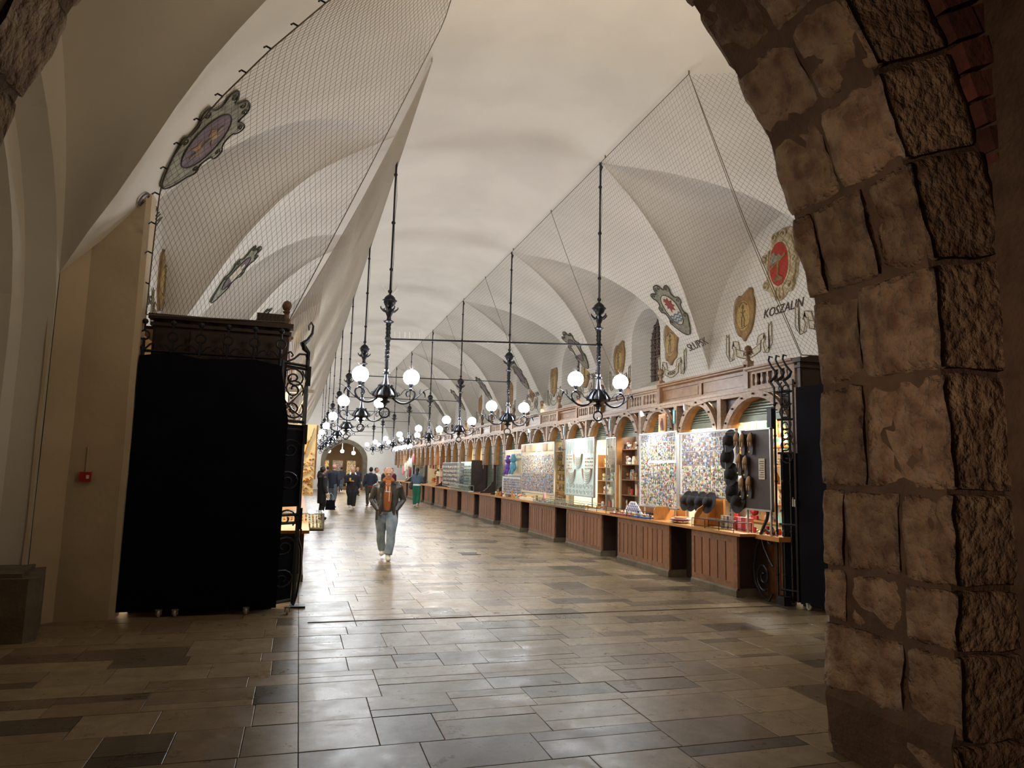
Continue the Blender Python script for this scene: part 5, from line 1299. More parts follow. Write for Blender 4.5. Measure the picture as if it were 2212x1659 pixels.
def scroll_banner(mp, w_, word, label):
    r = empty('painted_scroll', mp(0, 0, 0), 0, label, 'painting', 'painted scrolls on the walls'); inv = Matrix.Translation(-r.location)
    def m2(u, v, e=0): return mp(u, v, e)-r.location
    h = .16
    mb = MB(); n = 12; A = [m2(-w_+2*w_*i/n, -.10*cos(pi*(i/n-.5)), .012) for i in range(n+1)]; B = [m2(-w_+2*w_*i/n, h-.10*cos(pi*(i/n-.5)), .012) for i in range(n+1)]
    mb.strip(A, B)
    for s_ in (1, -1):
        P1 = [(s_*w_*.9, .0), (s_*(w_+.02), .22), (s_*(w_+.18), .26), (s_*(w_+.14), .12), (s_*(w_+.22), .02), (s_*(w_+.32), .08), (s_*(w_+.30), .55)]
        Q1 = [(s_*(w_-.12), .14), (s_*(w_-.06), .32), (s_*(w_+.12), .36), (s_*(w_+.06), .16), (s_*(w_+.10), -.05), (s_*(w_+.26), -.08), (s_*(w_+.42), .52)]
        mb.strip([m2(*p, .014) for p in P1], [m2(*q, .014) for q in Q1])
    mb.build('ribbon', M['scroll'], r)
    ln = MB()
    ln.tube(A, .010, 4); ln.tube(B, .010, 4)
    for s_ in (1, -1):
        ln.tube([m2(*p, .018) for p in [(s_*w_, .0), (s_*(w_+.02), .22), (s_*(w_+.16), .24), (s_*(w_+.10), .12), (s_*(w_+.16), -.05), (s_*(w_+.28), .04), (s_*(w_+.28), .5)]], .009, 4)
        ln.tube([m2(*p, .018) for p in [(s_*(w_-.12), .14), (s_*(w_-.06), .32), (s_*(w_+.12), .36), (s_*(w_+.18), .2)]], .009, 4)
        ln.tube([m2(*p, .018) for p in [(s_*(w_+.10), -.05), (s_*(w_+.26), -.08), (s_*(w_+.40), .1), (s_*(w_+.38), .56), (s_*(w_+.33), .48), (s_*(w_+.28), .54)]], .009, 4)
    ln.build('outline', M['line'], r)
    if word:
        def m3(u, v, e=0): return mp(u, v, e)
        t = lettering(mp, word, 0, .0, .13, r, shear=0, e=.02)
    return r
def local(mp, o): 
    L = o.location.copy()
    return lambda u, v, e=0: mp(u, v, e)-L
def gold_shield(mp, label, seed=0, far=False):
    r = empty('relief_shield', mp(0, 0, 0), 0, label, 'shield', 'ochre shields on the hall walls'); q = local(mp, r)
    outs = [[(0, -.60), (.08, -.48), (.24, -.38), (.36, -.05), (.38, .28), (.30, .42), (.32, .52), (.22, .60), (.10, .54), (.0, .50), (-.08, .44), (-.16, .50), (-.28, .44), (-.36, .30), (-.38, .0), (-.30, -.30), (-.20, -.42), (-.08, -.46)],
            [(0, -.62), (.12, -.46), (.30, -.40), (.28, -.1), (.36, .1), (.36, .40), (.26, .56), (.10, .48), (0, .56), (-.10, .48), (-.26, .56), (-.36, .40), (-.36, .1), (-.28, -.1), (-.30, -.40), (-.12, -.46)],
            [(0, -.60), (.2, -.45), (.32, -.2), (.30, .45), (.15, .5), (.1, .62), (-.1, .62), (-.15, .5), (-.30, .45), (-.32, -.2), (-.2, -.45)]]
    og = chk(outs[seed % 3]); blob(q, og, 0, .05, 'ground', M['gold'], r, (0, 0))
    if not far:
        g2 = mat('ochre_field_%d' % seed, (.40, .27, .09), .7); blob(q, oval(.23, .34, 24, 0, 0), .05, .065, 'oval_field', g2, r, (0, 0))
        mb = MB(); curve_on(mb, q, [(0, .22), (0, .05), (-.05, -.08), (-.04, -.25)], .012, .07); curve_on(mb, q, [(0, .05), (.05, -.08), (.04, -.25)], .012, .07); curve_on(mb, q, oval(.035, .05, 12, 0, .20)+[(.035, .20)], .008, .07)
        curve_on(mb, q, [(-.08, .10), (0, .03), (.08, .10)], .010, .07); curve_on(mb, q, [(-.14, .22), (-.05, .30), (.05, .29), (.15, .22)], .014, .07); curve_on(mb, q, [(-.15, -.26), (0, -.28), (.15, -.24)], .008, .07)
        mb.build('figure_relief', M['line'], r)
        mb = MB(); curve_on(mb, q, og+og[:1], .008, .045, 4); mb.build('outline', M['line'], r)
    return r
# Koszalin: big cream cartouche with red oval, right wall of the nearest bay
mp = wall_map(1, 11.78, 6.08, rot=0)
kz = empty('coat_of_arms', mp(0, 0, 0), 0, 'large carved cream cartouche with a red oval field, above the word KOSZALIN', 'coat of arms'); q = local(mp, kz)
ol = [(0, -.72), (.12, -.66), (.16, -.58), (.30, -.62), (.38, -.50), (.36, -.40), (.48, -.34), (.50, -.10), (.56, .05), (.50, .22), (.46, .40), (.60, .46), (.62, .60), (.50, .66), (.38, .60), (.34, .72), (.10, .76), (-.10, .74), (-.24, .66), (-.30, .62), (-.32, .46), (-.42, .36), (-.56, .34), (-.60, .22), (-.50, .12), (-.44, .0), (-.42, -.14), (-.54, -.24), (-.56, -.38), (-.44, -.46), (-.34, -.44), (-.38, -.56), (-.26, -.60), (-.20, -.72)]
blob(q, chk(ol), 0, .06, 'cartouche', M['cream_relief'], kz, (0, 0))
blob(q, oval(.33, .50, 32, .0, .02), .055, .10, 'oval_rim', M['cream_relief'], kz, (0, .02))
blob(q, oval(.29, .455, 32, .0, .02), .09, .105, 'red_field', M['crimson'] if False else flat('bright_red', (.36, .022, .012), .6), kz, (0, .02))
for nm, poly, mt in (('goblet', [(-.27, -.02), (-.22, -.06), (.20, .12), (.25, .18), (.22, .20), (.08, .13), (-.05, .05)], 'gold'), ('goblet_stem', [(-.03, .03), (.03, .05), (.02, -.22), (.14, -.30), (.12, -.34), (-.14, -.34), (-.14, -.30), (-.03, -.22)], 'gold'), ('bearded_head', [(-.25, .02), (-.10, .06), (.12, .14), (.05, .22), (-.05, .20), (-.10, .30), (-.20, .26), (-.24, .14)], 'greygreen')):
    blob(q, poly, .105, .125, nm, M[mt], kz)
mb = MB()
for cx_, cy, r0, a0, tn in ((.50, .52, .11, 2.5, -1.3), (-.50, .24, .10, .4, 1.3), (-.44, -.34, .11, .8, 1.3), (.30, -.48, .11, 2.2, -1.3), (.44, .02, .10, 1.8, -1.2), (-.14, .62, .09, 0, 1.2), (.14, .62, .09, 3, -1.2)):
    curve_on(mb, q, curl(cx_, cy, r0, a0, tn), .022, .075)
for u0 in (-.12, -.04, .05): curve_on(mb, q, [(u0, -.46), (u0*1.4, -.58), (u0*1.2, -.70)], .022, .07)
curve_on(mb, q, [(.36, .50), (.42, .30), (.44, .15)], .02, .07); curve_on(mb, q, [(-.34, .40), (-.38, .1), (-.40, -.1)], .02, .07); curve_on(mb, q, [(.46, -.08), (.44, -.3), (.36, -.4)], .02, .07)
mb.build('carved_curl', M['cream_relief'], kz, smooth=True)
lt = lettering(wall_map(1, 11.80, 5.17), 'KOSZALIN', 0, 0, .26, kz, shear=.25)
gold_shield(wall_map(1, 13.05, 5.28), 'ochre shield with a small standing figure left of the red oval cartouche', 0)
gold_shield(wall_map(1, 10.55, 5.60), 'ochre shield half hidden by the stone arch, right of the red oval cartouche', 1)
scroll_banner(wall_map(1, 12.95, 4.42), .42, 'RAMA', 'painted scroll under the ochre shield left of the red cartouche')
scroll_banner(wall_map(1, 10.60, 4.62), .42, 'KONGRES', 'painted scroll beside the stone arch, right of the word KOSZALIN')
for n, word in ((3, 'POLNY'), (4, None), (5, None), (6, None)):
    c_ = n*P
    for j, (dy, sd_) in enumerate(((2.0, 'far'), (-1.15, 'near'))):
        gold_shield(wall_map(1, c_+dy, 5.2), 'ochre relief shield on the %s side of the %s window in the right-hand wall' % (sd_, ORD[n-3]), n+j, far=n > 4)
        scroll_banner(wall_map(1, c_+dy, 4.40), .34, word if j else None, 'painted scroll on the %s side of the %s window in the right-hand wall' % (sd_, ORD[n-3]))
# shields painted on the spandrels of the vault
ORN = [(0, -.62), (.14, -.52), (.26, -.34), (.34, -.22), (.26, -.16), (.30, .0), (.40, .02), (.40, .16), (.30, .16), (.26, .30), (.34, .40), (.32, .52), (.22, .50), (.14, .42), (.10, .60), (0, .64), (-.10, .60), (-.14, .42), (-.22, .50), (-.32, .52), (-.34, .40), (-.26, .30), (-.30, .16), (-.40, .16), (-.40, .02), (-.30, .0), (-.26, -.16), (-.34, -.22), (-.26, -.34), (-.14, -.52)]
def spandrel(s, dx0, Y0, k, word, label, cols, sc_=1.0, wy=-.85, charge=None, rot=0, wu=0):
    mp = vault_map(s, dx0, Y0, rot)
    r = empty('coat_of_arms', mp(0, 0, 0), 0, label, 'coat of arms', 'shields painted on the vault spandrels'); q = local(mp, r)
    ol = chk([(a*k*sc_*1.08, b*sc_*1.14) for a, b in ORN])
    blob(q, ol, -.01, .03, 'scroll_frame', M[cols[0]], r, (0, 0))
    mb = MB(); curve_on(mb, q, ol+ol[:1], .012*sc_, .03, 4); curve_on(mb, q, oval(.235*k*sc_, .40*sc_)+[(.235*k*sc_, 0)], .009, .04, 4); mb.build('outline', M['line'] if cols[0] != 'greygreen' else flat('dark_outline', (.03, .03, .025)), r)
    cm = MB()
    for cx_, cy, a0 in ((.27, .46, 0), (-.27, .46, pi), (.35, .09, .5), (-.35, .09, 2.6), (.27, -.24, 0), (-.27, -.24, pi), (.06, .56, 1), (-.06, .56, 2)):
        curve_on(cm, q, curl(cx_*k*sc_, cy*sc_*1.08, .055*sc_, a0, 1.1 if cx_ > 0 else -1.1, 10), .008*sc_, .034, 4)
    cm.build('painted_curl', flat('dark_outline2', (.04, .04, .03)), r)
    blob(q, oval(.225*k*sc_, .39*sc_), .03, .04, 'oval_field', M[cols[1]], r, (0, 0))
    if charge == 'bird':
        bird = [(-.02, .30), (.03, .24), (.10, .28), (.08, .18), (.18, .16), (.10, .08), (.17, .02), (.08, .0), (.10, -.08), (.0, -.03), (-.06, -.10), (-.05, .02), (-.13, .02), (-.08, .08), (-.12, .16), (-.05, .16), (-.08, .24)]
        blob(q, [(a*k*sc_, b*sc_+.02) for a, b in bird], .04, .052, 'red_griffin', M['crimson'], r)
        for j in range(3):
            wv = [(-.20+.4*i/10, -.13-.075*j+.022*sin(i*1.6)) for i in range(11)]; wv2 = [(a, b-.045) for a, b in wv]
            mb = MB(); mb.strip([q(a*k*sc_*(1-.12*j), b*sc_, .048) for a, b in wv], [q(a*k*sc_*(1-.12*j), b*sc_, .048) for a, b in wv2]); mb.build('blue_wave', M['blue'], r)
    elif charge == 'fish':
        for j, (cy, d) in enumerate(((.10, 1), (-.16, -1))):
            fs = [(-.11, .0), (-.05, .06), (.03, .04), (.09, .08), (.08, .0), (.11, -.06), (.03, -.03), (-.05, -.05)]
            blob(q, [(a*d*k*sc_, cy+b*1.2*sc_) for a, b in fs], .04, .052, 'gold_fish', M['gold'], r)
        mb = MB(); curve_on(mb, q, [(0, .28), (0, -.30)], .012, .048); mb.build('sword', M['greygreen'], r)
    elif charge == 'tower':
        for a, b in ((-.12, .12), (.12, .12), (0, .22)):
            blob(q, [((a-.05)*k*sc_, -.18*sc_), ((a+.05)*k*sc_, -.18*sc_), ((a+.05)*k*sc_, b*sc_), ((a-.05)*k*sc_, b*sc_)], .04, .052, 'tower', M['scroll'], r)
    if word: lettering(mp, word, wu, wy, .27, r, shear=.1)
    return r
spandrel(1, 4.96, 14.45, 1.15, 'SŁUPSK', 'grey-green scrolled shield with a red griffin over blue waves, word SŁUPSK below', ('greygreen', 'scroll'), 1.0, -.98, 'bird', rot=.06, wu=.02)
spandrel(1, 4.96, 20.5, 1.05, 'TORUŃ', 'grey-green scrolled shield with pale towers, word TORUŃ below', ('greygreen', 'purple'), 1.0, -.98, 'tower')
spandrel(1, 4.98, 26.6, 1.0, 'WROCŁAW', 'grey-green scrolled shield on the third spandrel of the right-hand vault', ('greygreen', 'purple'), 1.0, -.98)
for n in (5, 6, 7): spandrel(1, 4.98, (n+.5)*P+.3, 1.0, None, 'grey scrolled shield on the %s spandrel of the right-hand vault' % ORD[n-2], ('greygreen', 'purple'), 1.0)
spandrel(-1, 4.65, 9.0, 1.35, 'GDYNIA', 'dull purple scrolled shield with two golden fish beside the vestibule arch', ('greygreen', 'purple'), 1.05, -.95, 'fish', wu=.25)
spandrel(-1, 4.75, 14.75, 1.1, None, 'grey and purple scrolled shield on the second left-hand spandrel', ('greygreen', 'purple'), 1.0, charge='tower')
spandrel(-1, 4.75, 20.6, 1.0, None, 'grey-green shield on the third left-hand spandrel just above the cabinet', ('greygreen', 'purple'), 1.0)
# left wall relief and brown shield
mp = wall_map(-1, 12.3, 5.75)
lr = empty('coat_of_arms', mp(0, 0, 0), 0, 'carved ochre relief with red field and white bird on the left wall above the cabinet', 'coat of arms'); q = local(mp, lr)
blob(q, [(-.45, .1), (-.2, .55), (.1, .6), (.35, .5), (.5, .9), (.62, .8), (.45, .3), (.5, -.1), (.3, -.3), (.35, -.7), (.1, -.95), (-.3, -.9), (-.35, -.4), (-.55, -.2)], 0, .10, 'carving', M['cream_relief'], lr, (0, 0))
blob(q, oval(.26, .42, 24, 0, .12), .10, .13, 'red_field', M['crimson'], lr, (0, .12)); blob(q, [(-.1, .1), (0, .22), (.12, .3), (.1, .05), (.16, -.1), (0, -.1)], .13, .15, 'white_bird', M['white'], lr)
lettering(wall_map(-1, 13.0, 4.55), 'ELBLĄG', 0, 0, .22, lr, shear=.1)
mp = wall_map(-1, 14.1, 5.1); r = gold_shield(mp, 'long brown painted shield on the left wall beside the carved relief', 2)
scroll_banner(wall_map(-1, 14.2, 4.25), .4, None, 'faint painted scroll under the brown shield on the left wall')

# ------------------------------------------------------------------ people
SKIN = flat('skin', (.50, .27, .19), .55); SKIN2 = flat('skin_tanned', (.52, .27, .19), .5)
X_, Y_, Z_ = Vector((1, 0, 0)), Vector((0, 1, 0)), Vector((0, 0, 1))
def limb(mb, pts, rs_, sq=1.0):
    rings = []
    for i, p in enumerate(pts):
        p = Vector(p); a = Vector(pts[max(0, i-1)]); b = Vector(pts[min(len(pts)-1, i+1)]); t = (b-a).normalized()
        h = X_ if abs(t.x) < .8 else Y_; xd = (h-t*h.dot(t)).normalized(); yd = t.cross(xd); rings.append((p, rs_[i], rs_[i]*sq, xd, yd))
    mb.loft(rings)
def remesh(o, vox):
    m_ = o.modifiers.new('r', 'REMESH'); m_.mode = 'VOXEL'; m_.voxel_size = vox; m_.use_smooth_shade = True
    s_ = o.modifiers.new('s', 'SMOOTH'); s_.iterations = 3; s_.factor = .4
    return o
def person(loc, rz, label, hgt=1.75, top=None, bottom=None, shoes=None, hair=None, hairlen=0, stride=.0, lean=0, arms=('down', 'down'), jlen=.86, width=1.0, skin=SKIN,
           group='people in the hall', vox=.016, headdown=0, extra=None, skirt=False, hood=False, bulk=1.0):
    root = empty('person', loc, rz, label, 'person', group); k = hgt/1.75; root.scale = (k, k, k)
    W = width
    sh = {}
    hips = {}; feet = {}
    for s_ in (1, -1):
        st = stride*s_
        hip = (s_*.09*W, 0, .92); ank = (s_*(.085-.02*abs(stride)/.3), -st*.55, .085 if st >= 0 else .13); kn = (s_*.095, -st*.32-(.05 if st < 0 else .03), .50)
        feet[s_] = (hip, kn, ank)
        shd = (s_*.185*W, lean*.3, 1.40)
        mode = arms[0 if s_ > 0 else 1]
        if mode == 'down': el = (s_*.25*W, .03, 1.12); ha = (s_*.25*W, -.05, .86)
        elif mode == 'pocket': el = (s_*.272*W, .07, 1.12); ha = (s_*.165*W, -.055, .95)
        elif mode == 'front': el = (s_*.24*W, -.02, 1.13); ha = (s_*.10, -.26, 1.16)
        elif mode == 'back': el = (s_*.28*W, .10, 1.13); ha = (s_*.27, .06, .88)
        elif mode == 'fwd': el = (s_*.23*W, -.10, 1.14); ha = (s_*.22, -.38, 1.08)
        sh[s_] = (shd, el, ha, mode)
    b = MB()
    limb(b, [(0, 0, .84), (0, 0, .92), (0, 0, 1.06), (0, .0, 1.2), (0, .0, 1.34), (0, .01, 1.43), (0, .01, 1.47), (0, -.005, 1.56)], [.13*W, .155*W, .135*W, .15*W, .165*W, .12*W, .065, .055], .68)
    for s_ in (1, -1):
        hip, kn, ank = feet[s_]; limb(b, [hip, tuple((Vector(hip)+Vector(kn))/2), kn, (kn[0], (kn[1]*.7+ank[1]*.3)+.015, .36), ank], [.092*W, .078*W, .055, .056, .036])
        limb(b, [(ank[0], ank[1]+.04, ank[2]-.03), (ank[0], ank[1]-.04, ank[2]-.045), (ank[0]+s_*.01, ank[1]-.15, ank[2]-.055)], [.035, .040, .028], .8)
        shd, el, ha, mode = sh[s_]; limb(b, [(s_*.10, .01, 1.41), shd, tuple((Vector(shd)+Vector(el))/2), el, tuple(Vector(el).lerp(Vector(ha), .5)), ha], [.06, .056, .048, .040, .036, .024])
        d = (Vector(ha)-Vector(el)).normalized(); h0 = Vector(ha); side = d.cross(Vector((0, 1, 0))); side = side.normalized() if side.length > .1 else X_
        limb(b, [tuple(h0), tuple(h0+d*.05), tuple(h0+d*.09)], [.026, .040, .036], .45)
        for j in range(4):
            o_ = side*(j-1.5)*.020; ln = (.062, .074, .070, .055)[j]; p0 = h0+d*.085+o_; limb(b, [tuple(p0), tuple(p0+d*ln*.5+Y_*-.004), tuple(p0+d*ln+Y_*-.018)], [.0095, .009, .007])
        p0 = h0+d*.02-side*.02*s_; limb(b, [tuple(p0), tuple(p0+d*.035-side*.03*s_+Y_*-.01), tuple(p0+d*.065-side*.035*s_+Y_*-.018)], [.012, .011, .008])
    # head
    hm = Matrix.Translation((0, -.005, 1.56)) @ Matrix.Rotation(headdown, 4, 'X')
    b.sphere((0, -.012, .085), .1, 16, (.77, .93, 1.12), mtx=hm); b.sphere((0, -.035, .035), .07, 12, (.8, .85, .85), mtx=hm); b.sphere((0, .012, .10), .1, 14, (.80, .92, .95), mtx=hm)
    b.sphere((0, -.108, .068), .02, 8, (.7, .9, 1.2), mtx=hm); b.sphere((0, -.098, .112), .03, 8, (2.0, .45, .35), mtx=hm); b.sphere((0, -.095, .030), .018, 8, (1.3, .5, .5), mtx=hm); b.sphere((0, -.080, -.006), .028, 8, (1.0, .7, .7), mtx=hm)
    for s_ in (1, -1): b.sphere((s_*.080, .005, .075), .026, 8, (.35, .7, 1.1), mtx=hm)
    body = remesh(b.build('body', skin, root, smooth='all'), min(vox, .009) if vox < .014 else .013)
    ey = MB()
    for s_ in (1, -1): ey.sphere((s_*.030, -.093, .090), .011, 8, (1.2, .6, .7), mtx=hm)
    ey.build('eyes', flat('eye_dark', (.03, .02, .015), .3), root)
    # trousers
    t = MB()
    for s_ in (1, -1):
        hip, kn, ank = feet[s_]; B_ = bulk
        limb(t, [(0.02*s_, 0, 1.0), hip, tuple((Vector(hip)+Vector(kn))/2), kn, (kn[0], (kn[1]*.6+ank[1]*.4)+.015, .34), (ank[0], ank[1]+.01, ank[2]+.02)], [.115*W, .112*W, .098*W*B_, .078*B_, .076*B_, .070*B_], .98)
    limb(t, [(0, 0, .86), (0, 0, .95), (0, 0, 1.05)], [.15*W, .172*W, .155*W], .74)
    remesh(t.build('trousers', bottom, root, smooth='all'), vox)
    for s_ in (1, -1):
        hip, kn, ank = feet[s_]; z0 = ank[2]-.085; q = MB(); back = 1 if ank[2] > .1 else 0
        limb(q, [(ank[0], ank[1]+.075, z0+.045+.05*back), (ank[0], ank[1]+.03, z0+.05+.03*back), (ank[0], ank[1]-.06, z0+.042), (ank[0]+s_*.012, ank[1]-.15, z0+.034), (ank[0]+s_*.014, ank[1]-.195, z0+.03)], [.036, .046, .048, .044, .026], .82)
        limb(q, [(ank[0], ank[1]+.01, z0+.04), (ank[0], ank[1]+.01, z0+.11)], [.045, .048])
        remesh(q.build('shoe', shoes, root, smooth='all'), .011)
    # jacket or top
    j = MB(); JW = 1.16*W
    limb(j, [(0, 0, jlen), (0, .0, jlen+.10), (0, 0, 1.08), (0, 0, 1.22), (0, .0, 1.34), (0, .01, 1.42), (0, .012, 1.475), (0, .01, 1.515)], [.178*W, .180*W, .165*JW, .172*JW, .178*JW, .165*JW, .088, .070], .74)
    for s_ in (1, -1):
        shd, el, ha, mode = sh[s_]; e_ = Vector(el).lerp(Vector(ha), 1.25 if mode == 'pocket' else .92)
        limb(j, [(s_*.09, .01, 1.42), (s_*.165*W, .01, 1.425), (shd[0]+s_*.012, shd[1], 1.375), tuple((Vector(shd)+Vector(el))/2), el, tuple(Vector(el).lerp(Vector(ha), .5)), tuple(e_)], [.06, .068, .078, .074, .064, .058, .046])
    remesh(j.build('jacket', top, root, smooth='all'), vox)
    if hair:
        h = MB(); h.sphere((0, .012, .108), .112, 16, (.83, .96, 1.0), mtx=hm); 
        hh = h
        v2 = []; # cut the face side away
        for p in h.v:
            lp = hm.inverted() @ Vector(p)
            if lp.y < -.055: lp.y = -.055-(lp.y+.055)*.0; lp.z = max(lp.z, .10)
            v2.append(tuple(hm @ lp))
        h.v = v2
        if hairlen: limb(h, [tuple(hm @ Vector((0, .06, .12))), tuple(hm @ Vector((0, .10, .0))), (0, .12, 1.56-hairlen*.5), (0, .12, 1.56-hairlen)], [.07, .06, .05, .02], .6)
        remesh(h.build('hair', hair, root, smooth='all'), .012)
    return root, hm, feet, sh
BLK = flat('black_cloth', (.012, .012, .016), .85); NAVY = flat('navy_cloth', (.018, .024, .045), .85); GRY = flat('dark_grey_cloth', (.04, .04, .045), .9)
LEA = mat('worn_black_leather', (.022, .020, .019), .32, noise_s=9, col2=(.06, .055, .05), bump=.6, bump_s=9, spec=.7)
JEAN = mat('light_jeans', (.30, .36, .40), .85, noise_s=6, col2=(.16, .22, .28), bump=.5, bump_s=8); JEAN2 = flat('blue_jeans', (.10, .14, .19), .85)
WSH = flat('white_trainer', (.62, .58, .50), .6); BSH = flat('dark_trainer', (.02, .025, .04), .6); HB = flat('dark_hair', (.015, .012, .010), .6); HL = flat('fair_hair', (.40, .30, .18), .7); HG = flat('grey_hair', (.25, .23, .21), .7)
RUST = flat('rust_hoodie', (.33, .105, .025), .9); GRN = flat('green_cloth', (.01, .13, .075), .8); DEN = flat('denim_blue', (.08, .13, .18), .85); OLV = flat('olive_cloth', (.06, .05, .038), .9)
# the walking man
mroot, hm, feet, sh = person((1.70, 13.98, 0), -.12, 'man with shaved head walking towards us in black leather jacket and rust hoodie', 1.76, LEA, JEAN, WSH, None, stride=.42, arms=('pocket', 'pocket'), jlen=.90, width=1.12, skin=SKIN2, vox=.011, headdown=.30, bulk=1.12)
hd = MB(); limb(hd, [(0, -.075, .93), (0, -.10, 1.1), (0, -.115, 1.25), (0, -.10, 1.38), (0, -.03, 1.47)], [.085, .09, .092, .085, .08], .9)
hd.sphere((.0, .03, 1.50), .105, 14, (1.15, .95, .55)); hd.sphere((.05, -.04, 1.49), .07, 12, (1.1, .9, .6)); hd.sphere((-.05, -.04, 1.485), .06, 12, (1.1, .9, .55)); hd.sphere((0, .09, 1.50), .09, 12, (1.2, .8, .9))
remesh(hd.build('hoodie', RUST, mroot, smooth='all'), .012)
for s_ in (1, -1):
    lp = MB(); lp.prism([(s_*.055, 1.49), (s_*.15, 1.43), (s_*.16, 1.33), (s_*.09, 1.20), (s_*.075, 1.30), (s_*.06, 1.40)], -.165, -.150, 'Y'); lp.build('lapel', LEA, mroot)
    fr = MB(); limb(fr, [(s_*.085, -.10, 1.43), (s_*.115, -.13, 1.2), (s_*.125, -.13, 1.0), (s_*.13, -.12, .82)], [.03, .034, .036, .034], 1.0); remesh(fr.build('jacket_front', LEA, mroot, smooth='all'), .01)
    c_ = MB(); c_.tube([(s_*.035, -.135, 1.44), (s_*.03, -.205, 1.30), (s_*.012 if s_ < 0 else .03, -.20, 1.10 if s_ > 0 else 1.28)], .005, 5); c_.build('drawstring', M['white'], mroot)
    bt = MB(); bt.box(s_*.19-.02, s_*.19+.02, -.12, -.10, .74, .90); bt.build('belt_end', LEA, mroot)
bk = MB(); bk.tube([(.17, -.125, .70), (.21, -.125, .70), (.21, -.125, .75), (.17, -.125, .75)], .004, 4, closed=True); bk.build('buckle', M['steel'], mroot)
cp = MB(); cp.box(-.05, .05, -.205, -.198, 1.275, 1.295); cp.build('chest_lettering', M['scroll'], mroot)
person((1.42, 30.3, 0), .9+pi*.5, 'tall bald man in dark jacket and jeans standing sideways, talking', 1.84, NAVY, JEAN2, BSH, None, stride=.14, arms=('back', 'back'), jlen=.82, width=1.12)
wr_, *_r = person((2.22, 30.7, 0), .1, 'fair-haired person in black tracksuit holding a yellow cup, facing us', 1.72, BLK, BLK, WSH, HL, hairlen=.0, stride=.06, arms=('down', 'front'), jlen=.80, width=1.25, bulk=1.25)
m_ = MB(); m_.lathe([(.03, 1.16), (.042, 1.28), (.044, 1.29)], 10, cx=-.12, cy=-.30); m_.build('paper_cup', flat('yellow_cup', (.75, .45, .06)), label='small yellow paper cup held by the person in black', cat='cup', loc=(2.22, 30.7, 0), group=None)
l_ = MB(); l_.tube([(.10, .02, 1.54), (.13, -.10, 1.40), (.10, -.13, 1.28)], .03, 6); l_.tube([(-.10, .02, 1.54), (-.13, -.10, 1.40)], .03, 6); l_.build('white_hood_lining', M['white'], wr_)
l_ = MB(); l_.box(-.06, .06, -.165, -.155, 1.30, 1.33); l_.build('chest_lettering', M['white'], wr_)
person((3.15, 32.5, 0), pi+.1, 'person in navy sweater with red hem and brown trousers seen from behind', 1.74, NAVY, OLV, flat('tan_boot', (.20, .07, .025)), HB, stride=.20, arms=('down', 'down'), jlen=.92, width=1.15)
m_ = MB(); limb(m_, [(0, 0, .90), (0, 0, .945)], [.19, .19], .76); pr = [o for o in C.objects if o.name.startswith('person') and o.parent is None][-1]; m_.build('red_hem', M['red'], pr)
gw, *_r = person((5.28, 32.6, 0), pi-.35, 'woman with long dark ponytail in denim jacket and green trousers at the counter', 1.76, DEN, GRN, WSH, HB, hairlen=.42, stride=.08, arms=('fwd', 'fwd'), jlen=1.02, width=.98, bulk=1.1)
m_ = MB(); limb(m_, [(0, 0, .96), (0, 0, 1.03)], [.185, .18], .74); m_.build('white_shirt_hem', M['white'], gw)
m_ = MB(); m_.loft([(Vector((.24, -.22, 1.16)), .03, .05, X_, Y_), (Vector((.27, -.22, 1.05)), .12, .14, X_, Y_), (Vector((.28, -.2, .86)), .13, .16, X_, Y_), (Vector((.28, -.2, .78)), .06, .1, X_, Y_)]); m_.build('coat_over_arm', GRY, gw, smooth='all')
lg, *_r = person((.78, 24.0, 0), pi*.5+.3, 'person in long black coat half hidden by the jewellery board, carrying a bag', 1.72, BLK, BLK, BSH, HB, stride=.05, arms=('down', 'down'), jlen=.55, width=1.05)
hb_ = MB(); hb_.prism([(-.16, .30), (.16, .30), (.13, .62), (-.13, .62)], -.05, .05, 'Y')
hb_ = hb_.build('handbag', M['sheet'], label='navy handbag with pale handles held by the person in the long coat', cat='bag', loc=(1.05, 23.7, .05)); q = MB()
for y_ in (-.05, .05): q.tube([(-.08, y_, .60), (-.06, y_, .78), (0, 0, .84), (.06, y_, .78), (.08, y_, .60)], .008, 5)
q.build('handle', M['scroll'], hb_)
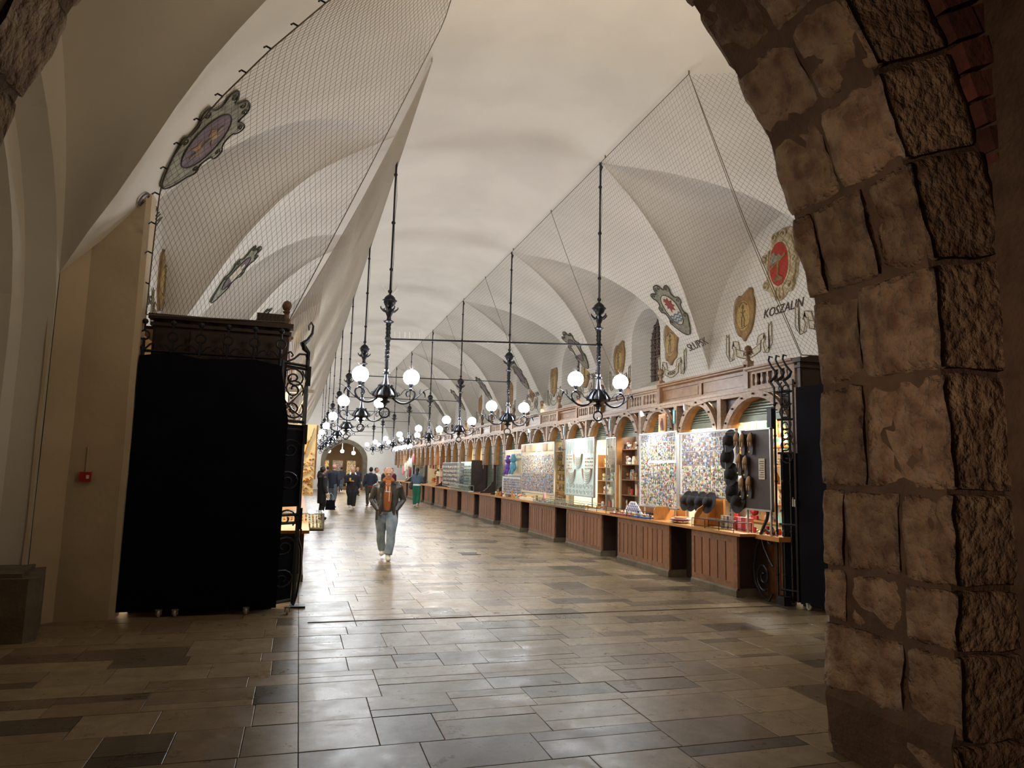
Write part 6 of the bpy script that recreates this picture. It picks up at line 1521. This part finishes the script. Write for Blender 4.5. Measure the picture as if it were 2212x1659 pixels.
FAR = [((3.5, 44.5), .3, NAVY, BLK, HL, 'person in dark jacket walking between the pair and the far arch'), ((1.75, 46.0), pi+.2, OLV, JEAN2, HB, 'person in olive jacket and jeans near the left wall far down the hall'),
       ((2.35, 49.5), pi, BLK, BLK, HB, 'dark-clothed person just in front of the far stone archway'), ((1.45, 48.0), 2.5, BLK, BLK, HG, 'dark-clothed person furthest left near the far end wall'), ((2.9, 51), pi, GRY, JEAN2, HB, 'person in grey and jeans walking away by the far archway'),
       ((3.95, 37.5), 1.2, flat('pale_puffer', (.42, .38, .33)), BLK, HB, 'person in pale quilted jacket beside the crowded stall'), ((4.5, 38.5), -.9, BLK, BLK, flat('grey_cap', (.22, .2, .18)), 'person with pale cap half behind the walking man'),
       ((5.0, 39.5), .5, flat('plum_jacket', (.10, .02, .06)), BLK, HB, 'person in dark plum jacket by the hanging bags'), ((3.6, 34.6), .4, M['white'], BLK, HB, 'face of a person in white behind the navy sweater')]
for (x, y_), rz, tp, bt, hr, lb in FAR: person((x, y_, 0), rz, lb, 1.72, tp, bt, BSH, hr, stride=.12, vox=.022)
# glowing lamps and stands in the room beyond the far archway
for i, (x, y_, z_) in enumerate(((2.3, 60, 3.0), (3.6, 64, 3.1), (4.3, 60, 2.9))):
    m_ = MB(); m_.sphere((0, 0, 0), .16, 12); m_.tube([(0, 0, .1), (0, 0, 4.6-z_)], .01, 4); o_ = m_.build('pendant_lamp', mat('far_lamp_%d' % i, (1, .9, .7), emit=(1, .85, .6), emit_s=30), label='glowing lamp in the room beyond the far archway, %s from the left' % ORD[i], cat='lamp', loc=(x, y_, z_))
for i, (x, w_, m) in enumerate(((2.2, .8, M['canvas']), (3.4, .9, M['photo']), (4.6, .8, M['souv']))):
    m_ = MB(); m_.box(-w_/2, w_/2, 0, .6, 0, 1.0); m_.box(-w_/2, w_/2, .3, .6, 1.0, 2.3); m_.build('market_stand', m, label='bright market stand beyond the far archway, %s from the left' % ORD[i], cat='stand', loc=(x, 66, 0))
